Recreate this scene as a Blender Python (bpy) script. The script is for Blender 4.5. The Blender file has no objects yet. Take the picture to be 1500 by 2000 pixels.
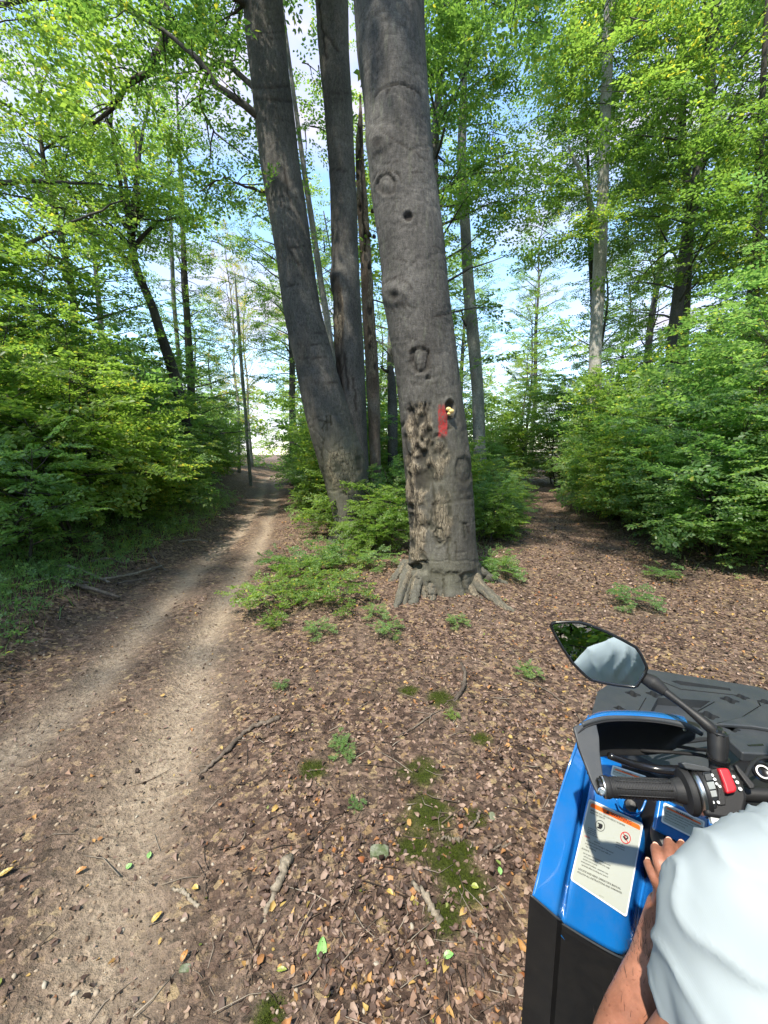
import bpy, bmesh, math, random
import numpy as np
from mathutils import Vector, Matrix, Euler

random.seed(7); rng = np.random.default_rng(7)
S = bpy.context.scene
COL = S.collection
R = math.radians

# ---------------------------------------------------------------- camera, sky, sun, exposure
F = 780.0; PITCH = R(8.7); CH = 1.7
cam_d = bpy.data.cameras.new('camera'); cam = bpy.data.objects.new('camera', cam_d); COL.objects.link(cam)
cam.location = (0, 0, CH); cam.rotation_euler = (R(90) - PITCH, 0, 0)
cam_d.sensor_fit = 'VERTICAL'; cam_d.sensor_height = 36.0; cam_d.lens = F / 2000 * 36.0
cam_d.clip_start = 0.02; cam_d.clip_end = 2000
S.camera = cam

SUN_EL = R(60); SUN_AZ = R(-148)          # azimuth clockwise from +Y
w = bpy.data.worlds.new('World'); S.world = w; w.use_nodes = True
nt = w.node_tree; nt.nodes.clear()
def wn(t, **k):
    n = nt.nodes.new(t)
    for a, b in k.items(): setattr(n, a, b)
    return n
out = wn('ShaderNodeOutputWorld'); bg = wn('ShaderNodeBackground'); sky = wn('ShaderNodeTexSky')
sky.sky_type = 'NISHITA'; sky.sun_disc = False; sky.sun_elevation = SUN_EL; sky.sun_rotation = SUN_AZ
sky.air_density = 1.2; sky.dust_density = 0.3; sky.ozone_density = 4.0
tc = wn('ShaderNodeTexCoord'); noi = wn('ShaderNodeTexNoise'); noi.inputs['Scale'].default_value = 2.6; noi.inputs['Detail'].default_value = 8
noi.inputs['Roughness'].default_value = 0.55
mp = wn('ShaderNodeMapping'); mp.inputs['Scale'].default_value = (1, 1, 2.2); mp.inputs['Location'].default_value = (0.9, 0.3, 0.0)
rmp = wn('ShaderNodeValToRGB'); rmp.color_ramp.elements[0].position = 0.49; rmp.color_ramp.elements[1].position = 0.66
mx = wn('ShaderNodeMix', data_type='RGBA'); mx.inputs[7].default_value = (2.1, 2.05, 2.5, 1)
L = nt.links.new
L(tc.outputs['Generated'], mp.inputs[0]); L(mp.outputs[0], noi.inputs['Vector']); L(noi.outputs['Fac'], rmp.inputs[0])
L(rmp.outputs[0], mx.inputs[0]); L(sky.outputs[0], mx.inputs[6]); L(mx.outputs[2], bg.inputs[0]); L(bg.outputs[0], out.inputs[0])
bg.inputs[1].default_value = 0.115

sd = bpy.data.lights.new('sun', 'SUN'); sd.energy = 2.2; sd.angle = R(1.0); sd.color = (1.0, 0.93, 0.80)
sun = bpy.data.objects.new('sun', sd); COL.objects.link(sun)
SUNV = Vector((math.sin(SUN_AZ) * math.cos(SUN_EL), math.cos(SUN_AZ) * math.cos(SUN_EL), math.sin(SUN_EL)))
sun.rotation_euler = SUNV.to_track_quat('Z', 'Y').to_euler(); sun.location = (-10, -5, 30)

S.view_settings.view_transform = 'Standard'; S.view_settings.look = 'None'
S.view_settings.exposure = 2.1; S.view_settings.gamma = 1.0; S.view_settings.use_curve_mapping = False
S.cycles.max_bounces = 9; S.cycles.diffuse_bounces = 5; S.cycles.transmission_bounces = 5
S.cycles.glossy_bounces = 3; S.cycles.sample_clamp_indirect = 4.0

# ---------------------------------------------------------------- geometry of the view, used to find real places
ct, st = math.cos(PITCH), math.sin(PITCH)
def ray(px, py):
    x = (px - 750) / F; y = (1000 - py) / F
    return Vector((x, ct + y * st, -st + y * ct))
def atY(px, py, Y): d = ray(px, py); return Vector((0, 0, CH)) + d * (Y / d.y)
def atZ(px, py, z=0.0): d = ray(px, py); return Vector((0, 0, CH)) + d * ((z - CH) / d.z)
def atT(px, py, t): return Vector((0, 0, CH)) + ray(px, py) * t
def depth(p): return p.y * ct - (p.z - CH) * st

# ---------------------------------------------------------------- numpy value noise
_P = rng.permutation(4096).astype(np.int64); _V = rng.random(4096)
def vnoise(x, y, z=None):
    x = np.asarray(x, float); y = np.asarray(y, float); z = np.zeros_like(x) if z is None else np.asarray(z, float) + 0 * x
    xi, yi, zi = np.floor(x).astype(np.int64), np.floor(y).astype(np.int64), np.floor(z).astype(np.int64)
    u, v, w_ = x - xi, y - yi, z - zi
    u = u * u * (3 - 2 * u); v = v * v * (3 - 2 * v); w_ = w_ * w_ * (3 - 2 * w_)
    def h(a, b, c): return _V[_P[(_P[(_P[a & 4095] + b) & 4095] + c) & 4095]]
    def lx(b, c): return h(xi, b, c) * (1 - u) + h(xi + 1, b, c) * u
    a = lx(yi, zi) * (1 - v) + lx(yi + 1, zi) * v
    b = lx(yi, zi + 1) * (1 - v) + lx(yi + 1, zi + 1) * v
    return (a * (1 - w_) + b * w_) * 2 - 1
def fbm(x, y, z=None, o=4, g=0.5):
    s = 0; a = 1.0; f = 1.0; n = 0
    for i in range(o):
        s = s + a * vnoise(x * f + 17.3 * i, y * f - 9.1 * i, None if z is None else z * f + 3.7 * i); n += a; a *= g; f *= 2.03
    return s / n

# ---------------------------------------------------------------- object helpers
def tag(o, label=None, cat=None, group=None, kind=None):
    if label: o['label'] = label
    if cat: o['category'] = cat
    if group: o['group'] = group
    if kind: o['kind'] = kind
    return o
def empty(name, loc=(0, 0, 0), label=None, cat=None, group=None):
    o = bpy.data.objects.new(name, None); COL.objects.link(o); o.location = loc; o.empty_display_size = 0.1
    return tag(o, label, cat, group)
def link(name, me, mat=None, parent=None, world=True):
    """link a mesh; verts are in world space unless world is False; parent is an Empty with location only"""
    o = bpy.data.objects.new(name, me); COL.objects.link(o)
    if mat is not None and len(me.materials) == 0: me.materials.append(mat)
    if parent is not None:
        o.parent = parent
        if world:
            off = Vector((0, 0, 0)); p = parent
            while p is not None: off += p.location; p = p.parent
            o.location = -off
    return o
def npmesh(name, V, faces, smooth=False):
    """V (n,3); faces: list of (m,k) index arrays"""
    me = bpy.data.meshes.new(name); V = np.ascontiguousarray(V, dtype=np.float32)
    faces = [np.asarray(f, dtype=np.int32) for f in (faces if isinstance(faces, list) else [faces])]
    me.vertices.add(len(V)); me.vertices.foreach_set('co', V.ravel())
    nl = sum(f.size for f in faces); nf = sum(len(f) for f in faces)
    me.loops.add(nl); me.loops.foreach_set('vertex_index', np.concatenate([f.ravel() for f in faces]))
    me.polygons.add(nf)
    tot = np.concatenate([np.full(len(f), f.shape[1], np.int32) for f in faces])
    me.polygons.foreach_set('loop_start', np.concatenate([[0], np.cumsum(tot)[:-1]]).astype(np.int32))
    if smooth: me.polygons.foreach_set('use_smooth', np.ones(nf, bool))
    me.update(calc_edges=True)
    return me
def attr(me, name, vals):
    a = me.attributes.new(name, 'FLOAT', 'POINT'); a.data.foreach_set('value', np.asarray(vals, np.float32))
def frames(pts):
    """parallel transport frames along points"""
    pts = np.asarray(pts, float); t = np.gradient(pts, axis=0); t /= np.linalg.norm(t, axis=1, keepdims=True) + 1e-12
    ref = np.array([1., 0, 0]) if abs(t[0][0]) < 0.8 else np.array([0, 1., 0])
    a = ref - t[0] * ref.dot(t[0]); a /= np.linalg.norm(a); A = []
    for i in range(len(pts)):
        a = a - t[i] * a.dot(t[i]); a /= np.linalg.norm(a) + 1e-12; A.append(a)
    A = np.array(A); return t, A, np.cross(t, A)
def tube_np(pts, rad, n=8, cap=True):
    pts = np.asarray(pts, float); rad = np.broadcast_to(np.asarray(rad, float), (len(pts),))
    t, A, B = frames(pts); th = np.linspace(0, 2 * np.pi, n, endpoint=False)
    V = pts[:, None] + rad[:, None, None] * (A[:, None] * np.cos(th)[None, :, None] + B[:, None] * np.sin(th)[None, :, None])
    m = len(pts); i, j = np.meshgrid(np.arange(m - 1), np.arange(n), indexing='ij')
    q = np.stack([i * n + j, i * n + (j + 1) % n, (i + 1) * n + (j + 1) % n, (i + 1) * n + j], -1).reshape(-1, 4)
    V = V.reshape(-1, 3)
    if cap:
        V = np.vstack([V, pts[0], pts[-1]]); k = m * n; jj = np.arange(n)
        c0 = np.stack([np.full(n, k), (jj + 1) % n, jj, jj], -1)[:, :3]; c1 = np.stack([np.full(n, k + 1), (m - 1) * n + jj, (m - 1) * n + (jj + 1) % n], -1)
        return V, q, np.vstack([c0, c1])
    return V, q, np.zeros((0, 3), int)
class Acc:
    def __init__(s): s.V = []; s.Q = []; s.T = []; s.n = 0
    def add(s, V, Q=None, T=None):
        s.V.append(V)
        if Q is not None and len(Q): s.Q.append(np.asarray(Q) + s.n)
        if T is not None and len(T): s.T.append(np.asarray(T) + s.n)
        s.n += len(V)
    def tube(s, pts, rad, n=6): s.add(*tube_np(pts, rad, n))
    def mesh(s, name, smooth=True):
        f = []
        if s.Q: f.append(np.vstack(s.Q))
        if s.T: f.append(np.vstack(s.T))
        return npmesh(name, np.vstack(s.V), f, smooth)
def spline(pts, n):
    pts = np.asarray(pts, float); k = len(pts); P = np.vstack([2 * pts[0] - pts[1], pts, 2 * pts[-1] - pts[-2]])
    out_ = []
    for u in np.linspace(0, k - 1, n):
        i = min(int(u), k - 2); f = u - i; a, b, c, d = P[i], P[i + 1], P[i + 2], P[i + 3]
        out_.append(0.5 * ((2 * b) + (-a + c) * f + (2 * a - 5 * b + 4 * c - d) * f * f + (-a + 3 * b - 3 * c + d) * f ** 3))
    return np.array(out_)

# ---------------------------------------------------------------- materials
def mat(name):
    m = bpy.data.materials.new(name); m.use_nodes = True; m.node_tree.nodes.clear(); return m
class N:
    def __init__(s, m): s.t = m.node_tree
    def n(s, ty, ins=None, **k):
        x = s.t.nodes.new(ty)
        for a, b in k.items(): setattr(x, a, b)
        for a, b in (ins or {}).items(): s.set(x.inputs[a], b)
        return x
    def set(s, i, v):
        if isinstance(v, bpy.types.NodeSocket): s.t.links.new(v, i)
        else:
            if hasattr(i.default_value, '__len__') and not hasattr(v, '__len__'): v = (v,) * len(i.default_value)
            if hasattr(v, '__len__') and len(v) == 3 and len(i.default_value) == 4: v = (*v, 1)
            i.default_value = v
    def noise(s, vec, scale, detail=4, rough=0.5, dist=0.0):
        return s.n('ShaderNodeTexNoise', {'Vector': vec, 'Scale': scale, 'Detail': detail, 'Roughness': rough, 'Distortion': dist}).outputs['Fac']
    def coord(s, k='Object'): return s.n('ShaderNodeTexCoord').outputs[k]
    def mapv(s, v, scale=(1, 1, 1), loc=(0, 0, 0)): return s.n('ShaderNodeMapping', {'Vector': v, 'Scale': scale, 'Location': loc}).outputs[0]
    def ramp(s, f, stops):
        r = s.n('ShaderNodeValToRGB', {'Fac': f}); e = r.color_ramp.elements
        while len(e) < len(stops): e.new(0.5)
        for x, (p, c) in zip(e, stops):
            x.position = p; x.color = (*c, 1) if hasattr(c, '__len__') else (c, c, c, 1)
        return r.outputs[0]
    def mix(s, f, a, b, mode='MIX'):
        x = s.n('ShaderNodeMix', data_type='RGBA', blend_type=mode); s.set(x.inputs[0], f); s.set(x.inputs[6], a); s.set(x.inputs[7], b); return x.outputs[2]
    def math(s, op, a, b=0.0, c=None):
        x = s.n('ShaderNodeMath', operation=op); s.set(x.inputs[0], a); s.set(x.inputs[1], b)
        if c is not None: s.set(x.inputs[2], c)
        return x.outputs[0]
    def at(s, name): return s.n('ShaderNodeAttribute', attribute_name=name).outputs['Fac']
    def bump(s, h, st_=0.3, d=0.01, nrm=None):
        x = s.n('ShaderNodeBump', {'Height': h, 'Strength': st_, 'Distance': d})
        if nrm is not None: s.set(x.inputs['Normal'], nrm)
        return x.outputs[0]
    def out(s, sh): s.t.links.new(sh, s.n('ShaderNodeOutputMaterial').inputs[0])
    def pbr(s, col, rough=0.6, normal=None, spec=0.5, metal=0.0, coat=0.0, coat_r=0.05, sss=0.0, out_=True):
        p = s.n('ShaderNodeBsdfPrincipled', {'Base Color': col, 'Roughness': rough, 'Metallic': metal, 'Specular IOR Level': spec, 'Coat Weight': coat, 'Coat Roughness': coat_r})
        if normal is not None: s.set(p.inputs['Normal'], normal)
        if sss: p.inputs['Subsurface Weight'].default_value = sss; p.inputs['Subsurface Scale'].default_value = 0.01; p.inputs['Subsurface Radius'].default_value = (1, .35, .2)
        if out_: s.out(p.outputs[0])
        return p.outputs[0]

def leaf_mat(name, dark, light, yellow, yf=0.06, trans=0.5, tboost=2.3, noise_scale=0.35):
    m = mat(name); q = N(m)
    isl = q.n('ShaderNodeNewGeometry').outputs['Random Per Island']; rnd = q.n('ShaderNodeObjectInfo').outputs['Random']
    pos = q.n('ShaderNodeNewGeometry').outputs['Position']
    nz = q.noise(pos, noise_scale, 3)
    a = q.math('ADD', q.math('MULTIPLY', isl, 0.55), q.math('MULTIPLY', nz, 0.6)); a = q.math('ADD', a, q.math('MULTIPLY_ADD', rnd, 0.3, -0.2))
    c = q.ramp(a, [(0.15, dark), (0.75, light)])
    y = q.ramp(q.math('ADD', isl, q.math('MULTIPLY_ADD', nz, 0.5, -0.25)), [(1 - yf - 0.02, 0.0), (1 - yf, 1.0)])
    c = q.mix(y, c, yellow)
    d = q.n('ShaderNodeBsdfPrincipled', {'Base Color': c, 'Roughness': 0.42, 'Specular IOR Level': 0.45})
    tcol = q.mix(1.0, c, (tboost * 1.08, tboost * 1.1, tboost * 0.62), 'MULTIPLY')
    t = q.n('ShaderNodeBsdfTranslucent', {'Color': tcol})
    x = q.n('ShaderNodeMixShader', {'Fac': trans}); q.t.links.new(d.outputs[0], x.inputs[1]); q.t.links.new(t.outputs[0], x.inputs[2])
    q.out(x.outputs[0]); return m
M = {}
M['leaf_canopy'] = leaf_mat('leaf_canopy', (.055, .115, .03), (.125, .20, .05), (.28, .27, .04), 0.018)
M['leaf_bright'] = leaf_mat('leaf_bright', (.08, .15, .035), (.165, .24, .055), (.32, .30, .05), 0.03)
M['leaf_autumn'] = leaf_mat('leaf_autumn', (.14, .18, .04), (.26, .24, .06), (.36, .24, .06), 0.25)
M['leaf_shrub'] = leaf_mat('leaf_shrub', (.075, .155, .055), (.16, .245, .09), (.28, .30, .07), 0.02, trans=.52, tboost=2.5)

def bark_mat(name, c0, c1, c2, lich=0.25, bump=0.5, rot=False):
    m = mat(name); q = N(m); v = q.coord()
    n1 = q.noise(q.mapv(v, (1, 1, .5)), 2.5, 6, .6); n2 = q.noise(q.mapv(v, (1, 1, 4.0)), 14, 6, .65, .6); n3 = q.noise(v, 90, 4, .7)
    n4 = q.noise(q.mapv(v, (6, 6, .8)), 4, 5, .6, .5)
    c = q.ramp(n1, [(.3, c0), (.5, c1), (.72, c2)])
    c = q.mix(q.math('MULTIPLY', q.ramp(n2, [(.35, 1.0), (.5, 0.0)]), .35), c, tuple(a * .55 for a in c0))
    c = q.mix(q.math('MULTIPLY', q.ramp(n4, [(.56, 0.0), (.75, 1.0)]), lich), c, (.17, .19, .12))
    n5 = q.noise(q.mapv(v, (1, 1, .45)), 38, 5, .75)
    c = q.mix(.6, c, q.ramp(n3, [(.32, .35), (.66, 1.1)]), 'MULTIPLY')
    c = q.mix(.75, c, q.ramp(n5, [(.36, .45), (.5, .9), (.66, 1.35)]), 'MULTIPLY')
    c = q.mix(q.ramp(n5, [(.68, 0.0), (.74, .45)]), c, (.30, .30, .26))
    h = q.math('ADD', q.math('MULTIPLY', n2, .6), q.math('MULTIPLY', n3, .4))
    if rot:
        gr = q.noise(q.mapv(v, (9, 9, 1.2)), 6, 6, .7, 1.0)
        wood = q.ramp(gr, [(.3, (.022, .016, .011)), (.46, (.14, .108, .076)), (.62, (.36, .30, .215))])
        c = q.mix(q.at('rot'), c, wood)
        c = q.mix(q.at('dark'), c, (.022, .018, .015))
        c = q.mix(q.math('MULTIPLY', q.at('green'), q.ramp(n1, [(.3, .4), (.6, 1.0)])), c, (.115, .112, .072))
        red = q.mix(q.ramp(q.noise(q.mapv(v, (1, 1, .5)), 55, 6, .85), [(.42, .15), (.54, 1.0)]), c, (.30, .022, .022))
        c = q.mix(q.at('paint'), c, red)
        vc = q.n('ShaderNodeTexVoronoi', {'Vector': q.mapv(q.n('ShaderNodeMix', data_type='VECTOR').outputs[1] if False else v, (1, 1, .28)), 'Scale': 30.0, 'Randomness': 1.0}, feature='DISTANCE_TO_EDGE')
        ck = q.ramp(q.math('ADD', vc.outputs['Distance'], q.math('MULTIPLY', q.math('SUBTRACT', gr, .5), .12)), [(.0, 1.0), (.05, 0.0)])
        crack_mask = q.math('MULTIPLY', ck, q.math('MAXIMUM', q.at('rot'), q.math('MULTIPLY', q.at('green'), .35)))  # crack lines, coloured darker and sunk in the bump
        c = q.mix(crack_mask, c, (.018, .014, .011))
        h = q.math('ADD', h, q.math('MULTIPLY', q.math('MULTIPLY', gr, q.at('rot')), 3.0)); h = q.math('SUBTRACT', h, q.math('MULTIPLY', crack_mask, 2.0))
    q.pbr(c, .85, q.bump(h, bump, .012), spec=.25); return m
M['beech_bark'] = bark_mat('beech_bark', (.060, .056, .051), (.097, .090, .082), (.155, .145, .131), .3, .55, rot=True)
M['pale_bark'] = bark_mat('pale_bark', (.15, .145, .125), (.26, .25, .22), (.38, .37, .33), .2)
M['sunlit_bark'] = bark_mat('sunlit_bark', (.30, .29, .25), (.42, .40, .36), (.55, .53, .48), .15)  # lighter copy of the pale bark, sunlight painted into its colour
M['dark_bark'] = bark_mat('dark_bark', (.03, .026, .022), (.06, .052, .043), (.095, .085, .07), .3)
M['snag'] = bark_mat('snag', (.08, .055, .04), (.16, .12, .09), (.27, .23, .19), .1, .9, rot=True)

def plain(name, col, rough=.5, spec=.5, coat=0, bump=None, metal=0.0, coat_r=.05, vary=.12, dust=0.0):
    m = mat(name); q = N(m); v = q.coord(); n = q.noise(v, 9, 5, .6)
    c = q.mix(q.math('MULTIPLY', n, vary * 2), col, tuple(x * .55 for x in col))
    if dust: c = q.mix(q.math('MULTIPLY', q.ramp(q.noise(v, 16, 6, .7), [(.42, 0.0), (.75, 1.0)]), dust), c, (.20, .17, .13))
    r = q.math('ADD', rough - .06, q.math('MULTIPLY', q.noise(v, 40, 4), .12))
    nb = None
    if bump: nb = q.bump(q.noise(v, bump[0], 3), bump[1], .002)
    q.pbr(c, r, nb, spec=spec, coat=coat, coat_r=coat_r, metal=metal); return m
M['blue'] = plain('blue_paint', (.005, .115, .37), .22, .5, coat=1.0, vary=.04, coat_r=.05, dust=.10)
M['black'] = plain('black_plastic', (.010, .010, .011), .5, .35, bump=(900, .15), dust=.035)
M['grey'] = plain('dark_grey_plastic', (.030, .035, .041), .5, .4, bump=(1100, .2), dust=.09)
M['rubber'] = plain('rubber', (.014, .014, .015), .62, .35, bump=(600, .2))
M['gloss'] = plain('gloss_black', (.01, .01, .011), .2, .5)
M['metal'] = plain('bare_metal', (.5, .5, .5), .3, .5, metal=1.0)
M['red'] = plain('red_plastic', (.45, .012, .02), .38)
M['button'] = plain('grey_button', (.22, .24, .24), .45)
M['white'] = plain('white_print', (.72, .74, .72), .4)
M['orange'] = plain('orange_print', (.80, .13, .015), .35, vary=.05)
M['ink'] = plain('black_print', (.02, .02, .02), .4)
M['redink'] = plain('red_print', (.5, .03, .03), .4)
M['label'] = plain('label_vinyl', (.42, .44, .39), .22, .6, coat=.5, vary=.12)
M['skin'] = None
m = mat('skin'); q = N(m); v = q.coord()
c = q.ramp(q.noise(v, 14, 5, .6), [(.3, (.20, .078, .046)), (.7, (.30, .132, .084))])
c = q.mix(.45, c, q.ramp(q.noise(v, 70, 5, .7), [(.3, .5), (.6, 1.1)]), 'MULTIPLY'); c = q.mix(q.ramp(q.noise(v, 230, 2, .5), [(.66, 0.0), (.72, .6)]), c, (.13, .04, .02))
q.pbr(c, .5, q.bump(q.noise(v, 300, 4, .6), .35, .001), spec=.4, sss=.12); M['skin'] = m
m = mat('shirt'); q = N(m); v = q.coord()
wv = q.n('ShaderNodeTexWave', {'Vector': v, 'Scale': 260.0, 'Distortion': 1.0}).outputs['Fac']
c = q.mix(q.noise(v, 5, 3), (.26, .30, .32), (.32, .355, .37))
q.pbr(c, .85, q.bump(q.math('ADD', wv, q.noise(v, 700, 2)), .04, .0008), spec=.2); M['shirt'] = m
m = mat('grey_cotton'); q = N(m); v = q.coord()
c = q.mix(q.noise(v, 260, 3, .7), (.07, .075, .095), (.13, .135, .155)); q.pbr(c, .9, q.bump(q.noise(v, 500, 2), .3, .001), spec=.2); M['shorts'] = m
m = mat('hem'); q = N(m); v = q.coord()
wv = q.n('ShaderNodeTexWave', {'Vector': v, 'Scale': 55.0}).outputs['Fac']; q.pbr(q.mix(wv, (.5, .52, .52), (.16, .17, .2)), .9); M['hem'] = m
M['hair'] = plain('hair', (.035, .025, .02), .6, .3)
m = mat('mirror'); q = N(m); q.pbr((.80, .86, .88), .015, metal=1.0); M['mirror'] = m
m = mat('lens'); q = N(m); q.pbr((.6, .62, .62), .12, coat=1.0); M['lens'] = m
# ---------------------------------------------------------------- where the two tracks run (edges as x of y, metres)
def edge(pts): a = np.array(sorted([(p.y, p.x) for p in pts])); return a[:, 0], a[:, 1]
TL = edge([atZ(-900, 1900), atZ(-500, 1560), atZ(0, 1335), atZ(150, 1215), atZ(300, 1108), atZ(400, 1050), atZ(478, 985), atZ(497, 935), Vector((-9.8, 45, 0))])
TR = edge([Vector((-.35, -3, 0)), atZ(540, 2000), atZ(515, 1500), atZ(495, 1300), atZ(510, 1180), atZ(545, 1060), atZ(556, 965), atZ(552, 935), Vector((-7, 45, 0))])
PL = edge([Vector((.9, -6, 0)), Vector((1.0, 2.5, 0)), atZ(1015, 1210), atZ(1030, 1110), atZ(1035, 1020), Vector((4.1, 13, 0)), Vector((8, 22, 0)), Vector((16, 40, 0))])
PR = edge([Vector((6.0, -6, 0)), Vector((5.3, 2.5, 0)), Vector((4.85, 4.6, 0)), atZ(1380, 1140), atZ(1250, 1092), atZ(1150, 1040), atZ(1075, 982), Vector((10, 22, 0)), Vector((18, 40, 0))])
def f_(e, y): return np.interp(y, e[0], e[1])
def wob(x, y): return .22 * fbm(x * 1.3, y * 1.3, o=3)
def sstep(a, b, x): t = np.clip((x - a) / (b - a), 0, 1); return t * t * (3 - 2 * t)
def track_m(x, y):
    l, r = f_(TL, y), f_(TR, y); u = x + wob(x, y); return sstep(-.25, .25, u - l) * sstep(-.3, .3, r - u)
def path_m(x, y):
    l, r = f_(PL, y), f_(PR, y); u = x + wob(x + 9, y); return sstep(-.3, .3, u - l) * sstep(-.3, .3, r - u)
def rut_m(x, y):
    l, r = f_(TL, y), f_(TR, y); u = (x + .1 * fbm(x, y * .7 + 4, o=2) - l) / np.maximum(r - l, .1)
    return np.exp(-((u - .36) / .085) ** 2) + np.exp(-((u - .74) / .085) ** 2)
MOSS = [(835, 1590, .12), (880, 1680, .09), (810, 1650, .08), (905, 1720, .09), (820, 1500, .10), (860, 1365, .10), (610, 1495, .07), (940, 1440, .06), (930, 1590, .05), (525, 1970, .05), (870, 1790, .07), (800, 1350, .07), (905, 1660, .05)]
MOSS = [(*atZ(a, b)[:2], r) for a, b, r in MOSS]
def moss_m(x, y):
    s = 0
    for mx_, my_, r_ in MOSS: s = np.maximum(s, np.exp(-(((x - mx_) ** 2 + (y - my_) ** 2) / (r_ * r_ * 1.2)) ** 1.5))
    return np.clip(s * 1.5 + .55 * fbm(x * 14, y * 14, o=3) - .35, 0, 1) * (s > .05)
T1 = atZ(862, 1152); T1.z = 0
def height(x, y):
    x = np.asarray(x, float); y = np.asarray(y, float)
    t, p = track_m(x, y), path_m(x, y)
    h = .05 * fbm(x * .5, y * .5, o=3) + .018 * fbm(x * 3, y * 3, o=3)
    h = h * (1 - .5 * t)
    h = h - .055 * t - .04 * np.clip(rut_m(x, y), 0, 1) * t - .03 * p
    h = h + .013 * fbm(x * 15, y * 15, o=3) + .006 * fbm(x * 55, y * 55, o=2)
    h = h + .09 * np.exp(-((x - T1.x) ** 2 + (y - T1.y) ** 2) / .9)
    lft = f_(TL, y) - x; h = h + .35 * sstep(.1, 2.5, lft) + .12 * sstep(0, .5, lft)
    h = h + .3 * sstep(.0, 3.0, x - f_(PR, y))
    far = np.sqrt(x * x + y * y); return h + .0 * far
def hz(x, y): return float(height(np.array([x]), np.array([y]))[0])
def grid_axis(lo, hi, c, n, k):
    u = np.linspace(-1, 1, n); a = np.sinh(u * k) / np.sinh(k); return np.where(u < 0, c + a * (c - lo), c + a * (hi - c))
gx = grid_axis(-90, 90, -.2, 390, 5.4); gy = grid_axis(-60, 130, 1.9, 440, 5.6)
X, Y = np.meshgrid(gx, gy, indexing='ij'); Z = height(X, Y)
GV = np.stack([X, Y, Z], -1).reshape(-1, 3); nx, ny = len(gx), len(gy)
ii, jj = np.meshgrid(np.arange(nx - 1), np.arange(ny - 1), indexing='ij')
GQ = np.stack([ii * ny + jj, (ii + 1) * ny + jj, (ii + 1) * ny + jj + 1, ii * ny + jj + 1], -1).reshape(-1, 4)
tm, pm = track_m(GV[:, 0], GV[:, 1]), path_m(GV[:, 0], GV[:, 1])
rm, mm = np.clip(rut_m(GV[:, 0], GV[:, 1]), 0, 1) * tm, moss_m(GV[:, 0], GV[:, 1])
m = mat('forest_soil'); q = N(m); v = q.n('ShaderNodeNewGeometry').outputs['Position']
n1 = q.noise(v, 1.6, 5, .6); n2 = q.noise(v, 22, 6, .68); n3 = q.noise(v, 130, 4, .7)
vo = q.n('ShaderNodeTexVoronoi', {'Vector': v, 'Scale': 46.0, 'Randomness': 1.0}); vo2 = q.n('ShaderNodeTexVoronoi', {'Vector': q.mapv(v, (1, 1.25, 1)), 'Scale': 24.0})
vcol = q.n('ShaderNodeSeparateColor', {'Color': vo.outputs['Color']}).outputs[0]; vcol2 = q.n('ShaderNodeSeparateColor', {'Color': vo2.outputs['Color']}).outputs[1]
litter = q.ramp(vcol, [(.0, (.028, .018, .014)), (.35, (.08, .050, .037)), (.62, (.165, .106, .079)), (.82, (.31, .21, .155)), (.97, (.36, .235, .11))])
litter2 = q.ramp(vcol2, [(.0, (.03, .02, .015)), (.5, (.125, .08, .06)), (.85, (.29, .20, .15)), (.97, (.38, .28, .15))])
litter = q.mix(q.ramp(n2, [(.42, 0.0), (.55, 1.0)]), litter, litter2)
soil = q.ramp(n2, [(.25, (.090, .064, .048)), (.5, (.18, .134, .102)), (.75, (.29, .225, .172))])
dry = q.ramp(n2, [(.25, (.25, .19, .14)), (.7, (.44, .355, .265))])
base = q.mix(q.ramp(q.math('ADD', n1, q.math('MULTIPLY', q.math('SUBTRACT', n2, .5), .6)), [(.34, .5), (.52, 1.0)]), soil, litter)
track = q.mix(q.ramp(q.math('ADD', q.math('MULTIPLY', n2, .6), q.math('MULTIPLY', n1, .4)), [(.42, 0.0), (.53, .95)]), soil, litter)
c = q.mix(q.at('track'), base, track)
rr = q.math('MULTIPLY', q.at('rut'), q.ramp(q.math('ADD', q.math('MULTIPLY', n1, .5), q.math('MULTIPLY', n2, .5)), [(.32, .25), (.55, 1.0)]))
c = q.mix(rr, c, dry)
c = q.mix(q.at('moss'), c, q.ramp(n3, [(.3, (.022, .034, .006)), (.7, (.075, .095, .014))]))
c = q.mix(.55, c, q.ramp(n3, [(.28, .45), (.65, 1.0)]), 'MULTIPLY')
bh = q.math('ADD', q.math('MULTIPLY', n3, .35), q.math('ADD', q.math('MULTIPLY', n2, .9), q.math('MULTIPLY', vo.outputs['Distance'], .35)))
q.pbr(c, .92, q.bump(bh, 1.0, .035), spec=.2); M['soil'] = m
ft, fp = tm[GQ].mean(1), pm[GQ].mean(1)
sel = {'dirt_track': ft > .5, 'leafy_path': (ft <= .5) & (fp > .5)}
sel['forest_floor'] = ~(sel['dirt_track'] | sel['leafy_path'])
lab = {'dirt_track': 'rutted dirt track curving away to the left', 'leafy_path': 'narrow path carpeted in brown leaves on the right', 'forest_floor': 'brown forest floor of soil and leaf litter'}
for nm, s_ in sel.items():
    fq = GQ[s_]; used, inv = np.unique(fq, return_inverse=True)
    me = npmesh(nm, GV[used], inv.reshape(-1, 4), True)
    for an, av in (('track', tm), ('rut', rm), ('moss', mm)): attr(me, an, av[used])
    o = link(nm, me, M['soil']); tag(o, lab[nm], None, None, 'structure')

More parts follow.
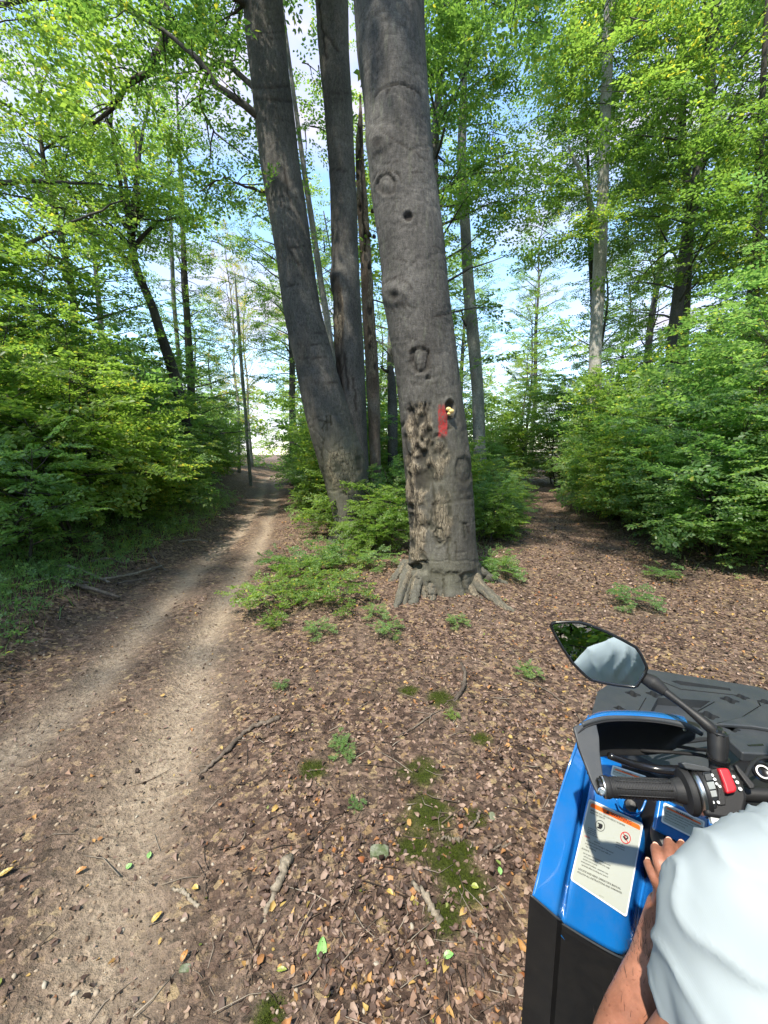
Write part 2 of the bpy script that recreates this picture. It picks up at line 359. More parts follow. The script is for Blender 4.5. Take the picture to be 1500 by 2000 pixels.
# ---------------------------------------------------------------- scattered ground stuff
def scatter(n, x0, x1, y0, y1, dens, near=True):
    """points denser towards the camera; dens returns 0..1"""
    if near:
        u = rng.random(n); r = (y0 ** .25 + u * (y1 ** .25 - y0 ** .25)) ** 4; y = r
        x = (rng.random(n) * 2 - 1) * (1.3 + y * 1.12)
        ok = (x > x0) & (x < x1)
    else:
        x = rng.uniform(x0, x1, n); y = rng.uniform(y0, y1, n); ok = np.ones(n, bool)
    ok &= rng.random(n) < dens(x, y); return x[ok], y[ok]
def rotm(yaw, pitch, roll):
    cy, sy, cp, sp, cr, sr = np.cos(yaw), np.sin(yaw), np.cos(pitch), np.sin(pitch), np.cos(roll), np.sin(roll)
    Rz = np.zeros((len(yaw), 3, 3)); Rz[:, 0, 0] = cy; Rz[:, 0, 1] = -sy; Rz[:, 1, 0] = sy; Rz[:, 1, 1] = cy; Rz[:, 2, 2] = 1
    Ry = np.zeros_like(Rz); Ry[:, 0, 0] = cp; Ry[:, 0, 2] = sp; Ry[:, 2, 0] = -sp; Ry[:, 2, 2] = cp; Ry[:, 1, 1] = 1
    Rx = np.zeros_like(Rz); Rx[:, 1, 1] = cr; Rx[:, 1, 2] = -sr; Rx[:, 2, 1] = sr; Rx[:, 2, 2] = cr; Rx[:, 0, 0] = 1
    return Rz @ Ry @ Rx
# dry leaf: 8 outline/midrib verts, curled
def dryleaf(curl, cup):
    xs = np.array([0, .28, .62, 1.0]); ws = np.array([.0, .27, .22, 0])
    mid = np.stack([xs, 0 * xs, -curl * (xs - .5) ** 2 * 2], -1)
    Lf = np.stack([xs[1:3], ws[1:3], mid[1:3, 2] + cup * np.array([.12, .1])], -1); Rt = Lf * [1, -1, 1]
    V = np.vstack([mid, Lf, Rt]) - [.5, 0, 0]      # 0..3 mid, 4,5 left, 6,7 right
    V = np.vstack([V[:, :]]); V[4:, 1] *= rng.uniform(.75, 1.3, 4); V[4:, 0] += rng.uniform(-.1, .1, 4); V[:, 2] += rng.normal(0, .05, 8)
    Q = np.array([[1, 2, 5, 4], [1, 6, 7, 2]]); T = np.array([[0, 1, 4], [0, 6, 1], [2, 3, 5], [2, 7, 3]])
    return V, Q, T
def place_many(name, tmpl, x, y, z, scale, yaw, pitch, roll, smooth=False):
    acc = Acc(); k = len(tmpl); idx = rng.integers(0, k, len(x))
    for i, (V, Q, T) in enumerate(tmpl):
        s_ = idx == i; n = s_.sum()
        if not n: continue
        Rm = rotm(yaw[s_], pitch[s_], roll[s_]); sc = scale[s_]
        W = np.einsum('nij,vj->nvi', Rm, V) * sc[:, None, None] + np.stack([x[s_], y[s_], z[s_]], -1)[:, None]
        off = (np.arange(n) * len(V))[:, None, None]
        acc.add(W.reshape(-1, 3), (Q[None] + off).reshape(-1, Q.shape[1]) if len(Q) else None, (T[None] + off).reshape(-1, 3) if len(T) else None)
    return acc.mesh(name, smooth)
m = mat('dry_leaves'); q = N(m); g = q.n('ShaderNodeNewGeometry'); isl = g.outputs['Random Per Island']
c = q.ramp(isl, [(0, (.036, .023, .018)), (.25, (.082, .051, .039)), (.48, (.155, .099, .076)), (.68, (.245, .165, .13)), (.86, (.37, .27, .21)), (.90, (.22, .10, .05)), (.93, (.40, .20, .075)), (.97, (.44, .32, .10)), (.99, (.32, .10, .04)), (.997, (.16, .22, .05))])
c = q.mix(.4, c, q.ramp(q.noise(g.outputs['Position'], 90, 3, .6), [(.3, .55), (.7, 1.0)]), 'MULTIPLY')
d = q.n('ShaderNodeBsdfPrincipled', {'Base Color': c, 'Roughness': .6, 'Specular IOR Level': .35}); t = q.n('ShaderNodeBsdfTranslucent', {'Color': c})
x_ = q.n('ShaderNodeMixShader', {'Fac': .18}); q.t.links.new(d.outputs[0], x_.inputs[1]); q.t.links.new(t.outputs[0], x_.inputs[2]); q.out(x_.outputs[0]); M['dry'] = m
tmpl = [dryleaf(c_, k_) for c_, k_ in ((.1, .5), (.5, 1.5), (-.3, .8), (.8, -1.2), (.2, 2.4), (.6, 2.0), (-.5, 1.6), (.0, -2.0), (.3, 1.0), (1.0, .6), (1.8, 3.0), (-1.5, 2.5), (1.4, -2.5))]
def dens(x, y):
    t, p = track_m(x, y), path_m(x, y); cl = sstep(-.35, .35, fbm(x * 2.2, y * 2.2, o=3))
    d = (1 - t) * (.28 + .72 * cl) + t * (.035 + .17 * sstep(.0, .5, fbm(x * 1.8 + 5, y * 1.8, o=3)) * (1 - np.clip(rut_m(x, y), 0, 1)))
    d = np.maximum(d, p * .85); return d * (1 - .8 * moss_m(x, y))
m_small = leaf4_dry = None
def smallleaf(seed):
    r = np.random.default_rng(seed); V = np.array([[-.5, 0, 0], [-.15, .26, .08], [.25, .2, .1], [.5, 0, 0], [.25, -.2, .08], [-.15, -.26, .1]]) * [1, r.uniform(.6, 1.3), r.uniform(-2, 3)] + r.normal(0, .06, (6, 3)); return V, np.array([[0, 3, 2, 1], [0, 5, 4, 3]]), np.zeros((0, 3), int)
x, y = scatter(98000, -9, 12, .35, 17, lambda x, y: dens(x, y) * .95 + .05); n = len(x)
sc = rng.uniform(.009, .030, n) * np.where(y > 4, 1.5, 1)
me2 = place_many('fine_litter', [smallleaf(i) for i in range(8)], x, y, height(x, y) + .003 + rng.random(n) * .006, sc, rng.uniform(0, 6.28, n), rng.normal(0, .4, n), rng.normal(0, .4, n))
o = link('fine_litter', me2, M['dry']); tag(o, 'crumbled fragments of brown leaves between the larger fallen ones', 'leaf fragments', None, 'stuff')
x, y = scatter(31000, -9, 12, .35, 17, dens); n = len(x)
sc = rng.uniform(.018, .044, n) * np.where(y > 5, 1.5, 1)
z = height(x, y) + sc * .12 + rng.random(n) * .006
me = place_many('leaf_litter', tmpl, x, y, z, sc, rng.uniform(0, 6.28, n), rng.normal(0, .35, n), rng.normal(0, .4, n))
o = link('leaf_litter', me, M['dry']); tag(o, 'scattered brown and tan fallen beech leaves on the ground', 'fallen leaves', None, 'stuff')
print('litter', n)
# clods and grit
def clod(seed):
    r = np.random.default_rng(seed); b = bmesh.new(); bmesh.ops.create_icosphere(b, subdivisions=1, radius=.5); bmesh.ops.delete(b, geom=[v for v in b.verts if v.co.z < -.3], context='VERTS')
    V = np.array([v.co[:] for v in b.verts]); T = np.array([[v.index for v in f.verts] for f in b.faces]); b.free()
    V = V * (1 + r.normal(0, .16, (len(V), 1))) * [1, .8, .6]; return V, np.zeros((0, 4), int), T
m = mat('clods'); q = N(m); g = q.n('ShaderNodeNewGeometry')
q.pbr(q.ramp(g.outputs['Random Per Island'], [(0, (.09, .06, .044)), (.5, (.18, .13, .093)), (.85, (.29, .225, .165)), (1, (.33, .30, .25))]), .95, spec=.15); M['clod'] = m
x, y = scatter(19000, -4, 4, .3, 4.5, lambda x, y: .35 + .65 * track_m(x, y)); n = len(x)
sc = .005 + .020 * rng.random(n) ** 3
me = place_many('soil_crumbs', [clod(i) for i in range(4)], x, y, height(x, y) + sc * .1, sc, rng.uniform(0, 6.28, n), rng.normal(0, .3, n), rng.normal(0, .3, n), True)
o = link('soil_crumbs', me, M['clod']); tag(o, 'loose crumbs of soil and grit on the dirt track', 'soil crumbs', None, 'stuff')
# fine twig litter
x, y = scatter(4200, -8, 10, .4, 10, lambda x, y: .25 + .75 * (1 - track_m(x, y))); n = len(x); acc = Acc()
for a, b in zip(x, y):
    l = random.uniform(.03, .13) * random.choice((1, 1, 1.9)); an = random.uniform(0, 3.14); dx, dy = math.cos(an) * l / 2, math.sin(an) * l / 2; h0 = hz(a, b) + .004; r0 = random.uniform(.0008, .0028)
    acc.tube([(a - dx, b - dy, h0 + random.uniform(0, .01)), (a + random.gauss(0, l * .08), b + random.gauss(0, l * .08), h0 + .004), (a + dx, b + dy, h0 + random.uniform(0, .012))], [r0, r0, r0 * .5], 3)
m = mat('twig_bark'); q = N(m); g = q.n('ShaderNodeNewGeometry'); q.pbr(q.ramp(g.outputs['Random Per Island'], [(0, (.04, .03, .024)), (.6, (.13, .10, .08)), (1, (.30, .26, .21))]), .85, spec=.2); M['twig'] = m
o = link('twig_litter', acc.mesh('twig_litter'), M['twig']); tag(o, 'thin broken twigs lying among the fallen leaves', 'twigs', None, 'stuff')
# moss tufts
acc = Acc(); pts = []
for mx_, my_, r_ in MOSS:
    k = int(5200 * r_); a = rng.normal(mx_, r_ * .7, k); b = rng.normal(my_, r_ * .7, k); ok = moss_m(a, b) > .3; pts.append(np.stack([a[ok], b[ok]], -1))
pts = np.vstack(pts); n = len(pts); x, y = pts.T
bl = (np.array([[-.12, 0, 0], [.12, 0, 0], [0, .25, 1.0]]), np.zeros((0, 4), int), np.array([[0, 1, 2]])); bl2 = (bl[0] * [1, -1, 1] @ np.array([[0, 1, 0], [-1, 0, 0], [0, 0, 1.]]), bl[1], bl[2])
m = mat('moss'); q = N(m); g = q.n('ShaderNodeNewGeometry'); q.pbr(q.ramp(g.outputs['Random Per Island'], [(0, (.022, .036, .006)), (1, (.085, .11, .016))]), .9, spec=.1); M['moss'] = m
big = np.repeat(np.arange(n), 9); x, y = x[big] + rng.normal(0, .012, n * 9), y[big] + rng.normal(0, .012, n * 9); n = len(x)
me = place_many('moss', [bl, bl2], x, y, height(x, y) - .001, rng.uniform(.004, .010, n), rng.uniform(0, 6.28, n), rng.normal(0, .4, n), rng.normal(0, .4, n))
o = link('moss', me, M['moss']); tag(o, 'dark green moss patches on bare soil between the tracks', 'moss', None, 'stuff')
# ---------------------------------------------------------------- leaf sprays (flat beech twigs with alternate leaves)
def leaf4(l, w, fold):      # two folded halves: 6 verts, 2 quads
    return np.array([[0, 0, 0], [.3 * l, w, fold], [.72 * l, w * .8, fold * .9], [l, 0, -.02 * l], [.72 * l, -w * .8, fold * .9], [.3 * l, -w, fold]]), np.array([[0, 3, 2, 1], [0, 5, 4, 3]])
def leaf2(l, w, fold): return np.array([[0, 0, 0], [.5 * l, w, fold], [l, 0, 0], [.5 * l, -w, fold * .2]]), np.array([[0, 3, 2, 1]])
def spray(seed, L, leafl, full, twig=True):
    r = random.Random(seed); acc = Acc(); tw = Acc(); fn = leaf4 if full else leaf2
    def leaf(p, ang, up=0.0):
        l = leafl * r.uniform(.65, 1.15); V, Q = fn(l, l * r.uniform(.24, .32), l * r.uniform(.02, .12))
        Rm = np.array((Euler((r.gauss(0, .38), r.gauss(.12, .3), ang + r.gauss(0, .15)))).to_matrix())
        acc.add(V @ Rm.T + p, Q)
    def twg(p0, ang, ln, depth_):
        p = np.array(p0, float); n = max(3, int(ln / (leafl * .55))); side = r.choice((-1, 1)); pts = [p.copy()]
        for i in range(n):
            ang += r.gauss(0, .09); st_ = ln / n
            p = p + np.array([math.cos(ang) * st_, math.sin(ang) * st_, -st_ * .10 + r.gauss(0, st_ * .12)]); pts.append(p.copy())
            if depth_ or i > 1: leaf(p, ang + side * .85)
            if depth_ == 0 and i < n - 2 and i % 2 == 0: twg(p, ang - side * r.uniform(.6, .95), ln * (.55 - .38 * i / n) * r.uniform(.8, 1.2), 1)
            side = -side
        leaf(p, ang)
        if depth_ == 0: tw.tube(pts, np.linspace(.0035, .0012, len(pts)) * (L / .7), 3)
    twg((0, 0, 0), 0, L, 0)
    if twig and full: return np.vstack(acc.V), np.vstack(acc.Q), tw
    return np.vstack(acc.V), np.vstack(acc.Q), tw
SPR_N = [spray(i, .62, .078, True) for i in range(5)]
SPR_F = [spray(20 + i, .95, .115, False) for i in range(6)]
SPR_W = [spray(60 + i, .60, .125, True) for i in range(4)]
def foliage_mesh(name, sprays, P, D, up, scale, r_):
    """P positions, D directions (horizontal-ish), one random spray each"""
    n = len(P); D = D / (np.linalg.norm(D, axis=1, keepdims=True) + 1e-9); U = np.tile([0, 0, 1.], (n, 1)) + up
    Yv = np.cross(U, D); Yv /= np.linalg.norm(Yv, axis=1, keepdims=True) + 1e-9; Zv = np.cross(D, Yv)
    Rm = np.stack([D, Yv, Zv], -1); idx = r_.integers(0, len(sprays), n); acc = Acc()
    for k, (V, Q, tw) in enumerate(sprays):
        s_ = np.where(idx == k)[0]
        if not len(s_): continue
        W = np.einsum('nij,vj->nvi', Rm[s_], V) * scale[s_][:, None, None] + P[s_][:, None]
        off = (np.arange(len(s_)) * len(V))[:, None, None]; acc.add(W.reshape(-1, 3), (Q[None] + off).reshape(-1, 4))
    return acc.mesh(name, False)
def twig_mesh_into(acc2, sprays, P, D, up, scale, idx):
    pass
def grow(seed, trunk_pts, trunk_r, z0, z1, env, nb, per, sprays, ss, rise=.5, droop=.0, bright=None, nseg=9, az_bias=None, tn=10, bthick=.33):
    """trunk + branches + sprays; env(t) gives branch length for relative height t"""
    r_ = np.random.default_rng(seed); tp = np.asarray(trunk_pts, float); wood = Acc(); P, D, U = [], [], []
    tp2 = spline(tp, nseg * 3); tr = np.interp(np.linspace(0, 1, len(tp2)), np.linspace(0, 1, len(trunk_r)), trunk_r)
    wood.tube(tp2, tr, tn)
    zs = tp2[:, 2]; ga = 2.39996
    for i in range(nb):
        t = (i + r_.random()) / nb; z = z0 + (z1 - z0) * t; k = np.clip(np.interp(z, zs, np.arange(len(zs))), 0, len(zs) - 1)
        b0 = np.array([np.interp(z, zs, tp2[:, j]) for j in range(3)]); rt = np.interp(z, zs, tr)
        az = i * ga + r_.normal(0, .4)
        if az_bias is not None and r_.random() < az_bias[1]: az = az_bias[0] + r_.normal(0, .7)
        Ln = env(t) * r_.uniform(.7, 1.15); el = rise * (1.2 - .5 * (1 - t)) + r_.normal(0, .12)
        d = np.array([math.cos(az) * math.cos(el), math.sin(az) * math.cos(el), math.sin(el)]); pts = [b0]; m_ = 7; p = b0.copy()
        for j in range(m_):
            d = d + r_.normal(0, .10, 3) + [0, 0, (.10 if rise > .6 else -.03) - droop * .1]; d /= np.linalg.norm(d); p = p + d * Ln / m_; pts.append(p.copy())
        pts = np.array(pts); wood.tube(pts, np.linspace(min(rt * .8, .012 + Ln * .012 * bthick * 3), .004, len(pts)), 5)
        n = max(3, int(per * Ln)); f = r_.uniform(.18, 1, n) ** .8 * m_; a = np.floor(np.minimum(f, m_ - 1e-3)).astype(int); fr = f - a
        pp = pts[a] * (1 - fr[:, None]) + pts[a + 1] * fr[:, None]; dd = pts[a + 1] - pts[a]; dd /= np.linalg.norm(dd, axis=1, keepdims=True)
        ang = r_.choice([-1, 1], n) * r_.uniform(.25, 1.25, n); c, s_ = np.cos(ang), np.sin(ang)
        dh = np.stack([dd[:, 0] * c - dd[:, 1] * s_, dd[:, 0] * s_ + dd[:, 1] * c, dd[:, 2] * .35 + r_.normal(-.06 - droop * .1, .16, n)], -1)
        pp = pp + r_.normal(0, .10 * ss, (n, 3)); P.append(pp); D.append(dh); U.append(r_.normal(0, .34, (n, 3)))
    P, D, U = np.vstack(P), np.vstack(D), np.vstack(U); sc = ss * r_.uniform(.65, 1.2, len(P))
    return foliage_mesh('foliage', sprays, P, D, U, sc, r_), wood
def tree_proto(seed, H, r0, z0, width, nb, per, ss, rise, shape='dome', lean=(0, 0), bend=.3, stems=None):
    r_ = random.Random(seed)
    pts = [(lean[0] * t + r_.gauss(0, bend) * t * (t < 1) * .6, lean[1] * t + r_.gauss(0, bend) * t * .6, H * t - .15 * (t == 0)) for t in (0, .15, .3, .45, .6, .75, .9, 1)]
    rad = [r0 * 1.35, r0 * .95, r0 * .85, r0 * .75, r0 * .6, r0 * .42, r0 * .2, .02]
    if shape == 'dome': env = lambda t: width * (.55 + .45 * math.sin(min(1, t * 1.6) * 1.57)) * (1 - t ** 3 * .7)
    elif shape == 'cone': env = lambda t: width * (1.05 - .8 * t)
    else: env = lambda t: width * (.35 + .9 * t) * (1 - max(0, t - .75) * 2.2)
    return grow(seed, pts, rad, z0, H * .985, env, nb, per, SPR_F, ss, rise)
PROTO = {
 'tall':   tree_proto(1, 17, .22, 5.2, 3.6, 58, 3.4, 1.0, .45),
 'tall2':  tree_proto(2, 19, .20, 4.2, 3.2, 62, 3.3, 1.0, .55, bend=.45),
 'fan':    tree_proto(3, 14, .19, 2.6, 4.4, 48, 3.5, .95, .85, shape='fan', bend=.2),
 'bushy':  tree_proto(4, 11, .11, 1.3, 3.0, 58, 3.8, .9, .4, shape='cone', bend=.4),
 'airy':   tree_proto(5, 16, .10, 3.0, 2.4, 40, 2.2, .85, .9, bend=.5),
}
TR_ME = {k: (f, w_.mesh('trunk')) for k, (f, w_) in PROTO.items()}
def sap_proto(seed, H, width, nb, per, ss, stems=2, sprays=SPR_N):
    r_ = random.Random(seed); fs = []; wood = Acc()
    P = []; Vs, Qs, n = [], [], 0
    for s_ in range(stems):
        an = r_.uniform(0, 6.28); d = r_.uniform(.0, .30); lx, ly = r_.gauss(0, .35), r_.gauss(0, .35); h = H * r_.uniform(.75, 1)
        x0, y0 = math.cos(an) * d, math.sin(an) * d
        pts = [(x0 + lx * t + r_.gauss(0, .06), y0 + ly * t + r_.gauss(0, .06), h * t - .1 * (t == 0)) for t in (0, .25, .5, .75, 1)]
        f, w_ = grow(seed * 10 + s_, pts, [.018 + H * .004, .015, .011, .008, .004], .18, h, lambda t: width * (.62 + .5 * math.sin(min(1, t * 1.25 + .1) * 2.9)) * (1 - .45 * t) + .1, nb, per, sprays, ss, .50, nseg=5, tn=5, bthick=.2)
        V = np.empty(len(f.vertices) * 3, np.float32); f.vertices.foreach_get('co', V); V = V.reshape(-1, 3)
        I = np.empty(len(f.loops), np.int32); f.loops.foreach_get('vertex_index', I); Vs.append(V); Qs.append(I.reshape(-1, 4) + n); n += len(V); bpy.data.meshes.remove(f)
        for a in w_.V: wood.V.append(a)
        base = wood.n
        for a in w_.Q: wood.Q.append(a + base)
        for a in w_.T: wood.T.append(a + base)
        wood.n += w_.n
    return npmesh('foliage', np.vstack(Vs), np.vstack(Qs)), wood.mesh('stem')
SAP = [sap_proto(31, 4.6, 1.15, 32, 5.6, 1.0, 2), sap_proto(32, 3.6, 1.05, 30, 7, 1.0, 2, SPR_W), sap_proto(33, 2.6, .95, 25, 7.2, .9, 2), sap_proto(34, 1.5, .62, 17, 9, .75, 2), sap_proto(35, 5.6, 1.2, 36, 5.0, 1.05, 2)]
LOW = sap_proto(36, .5, .30, 6, 9, .8, 2)
def tree(kind, x, y, rot=0, s=1.0, label='', leaf='leaf_canopy', bark='beech_bark', group=None, lean=(0, 0), name='beech_tree', cat='tree', sz=None):
    t = empty(name, (x, y, hz(x, y)), label, cat, group); t.rotation_euler = (lean[0], lean[1], rot); t.scale = (s, s, sz or s)
    f, w_ = TR_ME[kind]
    a = bpy.data.objects.new('trunk', w_); b = bpy.data.objects.new('crown', f)
    for o, mm_ in ((a, bark), (b, leaf)):
        COL.objects.link(o); o.parent = t
        if len(o.data.materials) == 0: o.data.materials.append(M[mm_])
        o.material_slots[0].link = 'OBJECT'; o.material_slots[0].material = M[mm_]
    return t
def sapling(k, x, y, rot, s, label, leaf='leaf_shrub', group=None, name='beech_sapling', cat='sapling'):
    t = empty(name, (x, y, hz(x, y)), label, cat, group); t.rotation_euler = (0, 0, rot); t.scale = (s, s, s)
    f, w_ = (SAP[k] if k >= 0 else LOW)
    for nm, me, mm_ in (('stem', w_, 'dark_bark'), ('foliage', f, leaf)):
        o = bpy.data.objects.new(nm, me); COL.objects.link(o); o.parent = t
        if len(me.materials) == 0: me.materials.append(M[mm_])
        o.material_slots[0].link = 'OBJECT'; o.material_slots[0].material = M[mm_]
    return t
# ---------------------------------------------------------------- the big beech trunks, shaped from their silhouettes at their own distance
def trunk_path(rows, Y, extend=None):
    pts, rad = [], []
    for py, l, r_ in rows:
        p = atY((l + r_) / 2, py, Y); pts.append(p[:]); rad.append((r_ - l) / 2 / F * depth(p))
    o = np.argsort([p[2] for p in pts]); pts = np.array(pts)[o]; rad = np.array(rad)[o]
    if extend:
        d = pts[-1] - pts[-3]; d /= np.linalg.norm(d); r0 = rad[-1]
        for k in range(1, 6): d = d + [0, 0, .08]; d /= np.linalg.norm(d); pts = np.vstack([pts, pts[-1] + d * extend / 5]); rad = np.append(rad, r0 * (1 - .15 * k))
    return pts, rad
def make_trunk(name, pts, rad, nseg, nring, feats, Y, parent, material, lobes=0.0, seed=0, rotf=None, rough=.008):
    P = spline(pts, nseg); rr = np.interp(np.linspace(0, 1, nseg), np.linspace(0, 1, len(rad)), rad)
    P[:, :] = P; t, A, B = frames(P)
    A = np.tile([1., 0, 0], (nseg, 1)); A -= t * (A * t).sum(1, keepdims=True); A /= np.linalg.norm(A, axis=1, keepdims=True); B = np.cross(t, A)
    th = np.linspace(0, 2 * np.pi, nring, endpoint=False); th = th - .5 * np.sin(th - 1.5 * np.pi); TH, ZI = np.meshgrid(th, np.arange(nseg)); zz = P[:, 2][:, None] + 0 * TH
    dirs = A[:, None] * np.cos(TH)[..., None] + B[:, None] * np.sin(TH)[..., None]
    R0 = rr[:, None] * (1 + .035 * fbm(np.cos(TH) * 1.2 + seed, np.sin(TH) * 1.2, zz * .6, o=3))
    wr = np.abs(fbm(np.cos(TH) * 1.0 + seed, np.sin(TH) * 1.0 + 3, zz * 5.5, o=3))
    R0 += .010 * fbm(np.cos(TH) * 3 + seed, np.sin(TH) * 3, zz * 2.0, o=4) - rough * np.exp(-(wr / .05) ** 2) + .002 * fbm(np.cos(TH) * 20, np.sin(TH) * 20, zz * 14, o=2)
    z0 = P[0, 2]
    if lobes:
        base = np.exp(-np.clip(zz - z0, 0, 9) / .22)
        lob = np.clip(np.cos(TH * 5 + 1.0 + .5 * np.sin(TH * 2)) + .4 * np.cos(TH * 9 + 2), -.6, 1.4)
        R0 += lobes * base * (.55 + .8 * lob)
    V = P[:, None] + dirs * R0[..., None]
    dark = np.zeros_like(R0); rot = np.zeros_like(R0); green = np.zeros_like(R0); paint = np.zeros_like(R0); disp = np.zeros_like(R0)
    # picture-plane direction of every surface point as seen from in front gives handy local coordinates for the scars on the near side
    rel = V - [0, 0, CH]; dep = rel[..., 1] * ct - rel[..., 2] * st; U_ = 750 + F * rel[..., 0] / dep; W_ = 1000 - F * (rel[..., 1] * st + rel[..., 2] * ct) / dep
    front = dirs[..., 1] < .15; px1 = dep / F
    nz = fbm(U_ * .09 + seed, W_ * .09, o=3); nz2 = fbm(U_ * .05 + 9, W_ * .035, o=4)
    for f in feats:
        ty, cx, cy, rx, ry, amp = f; du = (U_ - cx) / rx; dv = (W_ - cy) / ry; d = np.sqrt(du * du + dv * dv) + .24 * nz; g = front
        if ty == 'ring':
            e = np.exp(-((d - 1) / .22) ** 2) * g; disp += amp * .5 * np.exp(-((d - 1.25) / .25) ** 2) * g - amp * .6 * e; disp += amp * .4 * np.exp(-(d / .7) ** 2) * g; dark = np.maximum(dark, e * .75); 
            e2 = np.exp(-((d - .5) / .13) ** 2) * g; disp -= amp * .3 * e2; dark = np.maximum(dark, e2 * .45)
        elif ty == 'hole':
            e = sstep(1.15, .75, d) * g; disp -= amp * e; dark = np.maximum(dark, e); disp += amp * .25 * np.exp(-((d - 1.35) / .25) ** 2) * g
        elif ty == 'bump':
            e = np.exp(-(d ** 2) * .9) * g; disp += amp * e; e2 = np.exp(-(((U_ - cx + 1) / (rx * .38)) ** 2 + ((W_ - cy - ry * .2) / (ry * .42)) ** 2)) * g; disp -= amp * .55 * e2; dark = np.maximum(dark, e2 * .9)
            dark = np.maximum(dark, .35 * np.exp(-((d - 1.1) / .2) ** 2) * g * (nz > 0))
        elif ty == 'arc':       # crease shaped like an eyebrow, opening downwards
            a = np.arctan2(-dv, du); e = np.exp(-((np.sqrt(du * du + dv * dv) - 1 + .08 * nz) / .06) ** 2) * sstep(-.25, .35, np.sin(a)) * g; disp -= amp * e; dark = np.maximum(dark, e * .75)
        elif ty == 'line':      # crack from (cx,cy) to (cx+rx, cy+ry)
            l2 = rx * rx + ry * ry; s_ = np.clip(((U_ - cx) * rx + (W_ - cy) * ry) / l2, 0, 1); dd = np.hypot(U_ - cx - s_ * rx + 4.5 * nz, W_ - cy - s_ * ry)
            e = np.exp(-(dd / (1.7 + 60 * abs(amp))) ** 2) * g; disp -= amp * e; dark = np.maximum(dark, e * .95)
        elif ty == 'carve':
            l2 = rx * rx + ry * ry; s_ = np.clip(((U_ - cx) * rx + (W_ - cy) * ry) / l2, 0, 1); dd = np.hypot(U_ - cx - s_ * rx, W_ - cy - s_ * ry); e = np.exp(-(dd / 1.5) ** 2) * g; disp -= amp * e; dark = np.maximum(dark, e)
        elif ty == 'paint': paint = np.maximum(paint, sstep(1.25, .92, np.maximum(np.abs(du), np.abs(dv)) + .2 * nz) * g)
        elif ty == 'rot':
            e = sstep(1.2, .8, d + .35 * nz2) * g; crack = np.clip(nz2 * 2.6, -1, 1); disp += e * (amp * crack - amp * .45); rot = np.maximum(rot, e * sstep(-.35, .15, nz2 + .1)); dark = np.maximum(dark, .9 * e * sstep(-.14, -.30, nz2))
        elif ty == 'green': green = np.maximum(green, np.exp(-(d ** 2)) * amp)
        elif ty == 'step':      # bark ends: shell steps in below this line
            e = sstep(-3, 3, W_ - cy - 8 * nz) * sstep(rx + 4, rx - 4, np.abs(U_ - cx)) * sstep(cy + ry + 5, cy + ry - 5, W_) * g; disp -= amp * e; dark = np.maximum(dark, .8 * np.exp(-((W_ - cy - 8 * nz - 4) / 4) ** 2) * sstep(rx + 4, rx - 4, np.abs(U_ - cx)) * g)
    V = V + dirs * disp[..., None]
    i, j = np.meshgrid(np.arange(nseg - 1), np.arange(nring), indexing='ij')
    Q = np.stack([i * nring + j, i * nring + (j + 1) % nring, (i + 1) * nring + (j + 1) % nring, (i + 1) * nring + j], -1).reshape(-1, 4)
    me = npmesh(name, V.reshape(-1, 3), Q, True)
    for an, av in (('dark', dark), ('rot', rot), ('green', green), ('paint', paint)): attr(me, an, np.clip(av, 0, 1).ravel())
    return link(name, me, M[material], parent)
def root_mesh(parent, px_pts, radii, name='root', material='beech_bark', seed=0, green=.5):
    P = spline([atZ(a, b, c)[:] if c is not None else (0, 0, 0) for a, b, c in px_pts], 30); P[:, 2] += 0
    rr = np.interp(np.linspace(0, 1, 30), np.linspace(0, 1, len(radii)), radii); n = 28
    P[1:-1, :2] += np.random.default_rng(seed).normal(0, .007, (28, 2)); t, A, B = frames(P); th = np.linspace(0, 2 * np.pi, n, endpoint=False)
    rad = rr[:, None] * (1 + .30 * fbm(np.cos(th)[None] * 2 + seed, np.sin(th)[None] * 2, np.arange(30)[:, None] * .22, o=3) + .05 * np.sin(th * 5 + seed + .1 * np.arange(30)[:, None]))
    V = P[:, None] + rad[..., None] * (A[:, None] * np.cos(th)[None, :, None] + B[:, None] * np.sin(th)[None, :, None])
    i, j = np.meshgrid(np.arange(29), np.arange(n), indexing='ij')
    Q = np.stack([i * n + j, i * n + (j + 1) % n, (i + 1) * n + (j + 1) % n, (i + 1) * n + j], -1).reshape(-1, 4)
    me = npmesh(name, V.reshape(-1, 3), Q, True); attr(me, 'green', np.full(30 * n, green)); attr(me, 'dark', np.zeros(30 * n)); attr(me, 'rot', np.clip(fbm(np.tile(np.cos(th) * 2, 30) + seed, np.repeat(np.arange(30), n) * .15, np.tile(np.sin(th), 30) * 2, o=3) * 2.5, 0, .8)); attr(me, 'paint', np.zeros(30 * n))
    return link(name, me, M[material], parent)
def limb(parent, pts, r0, r1, name='branch', material='beech_bark', n=10):
    a = Acc(); P = spline(pts, 16); P[1:-1] += np.random.default_rng(len(pts) * 7 + int(abs(P[0, 0] * 100))).normal(0, .012, (14, 3)); a.tube(P, np.linspace(r0, r1, 16), n)
    return link(name, a.mesh(name), M[material], parent)
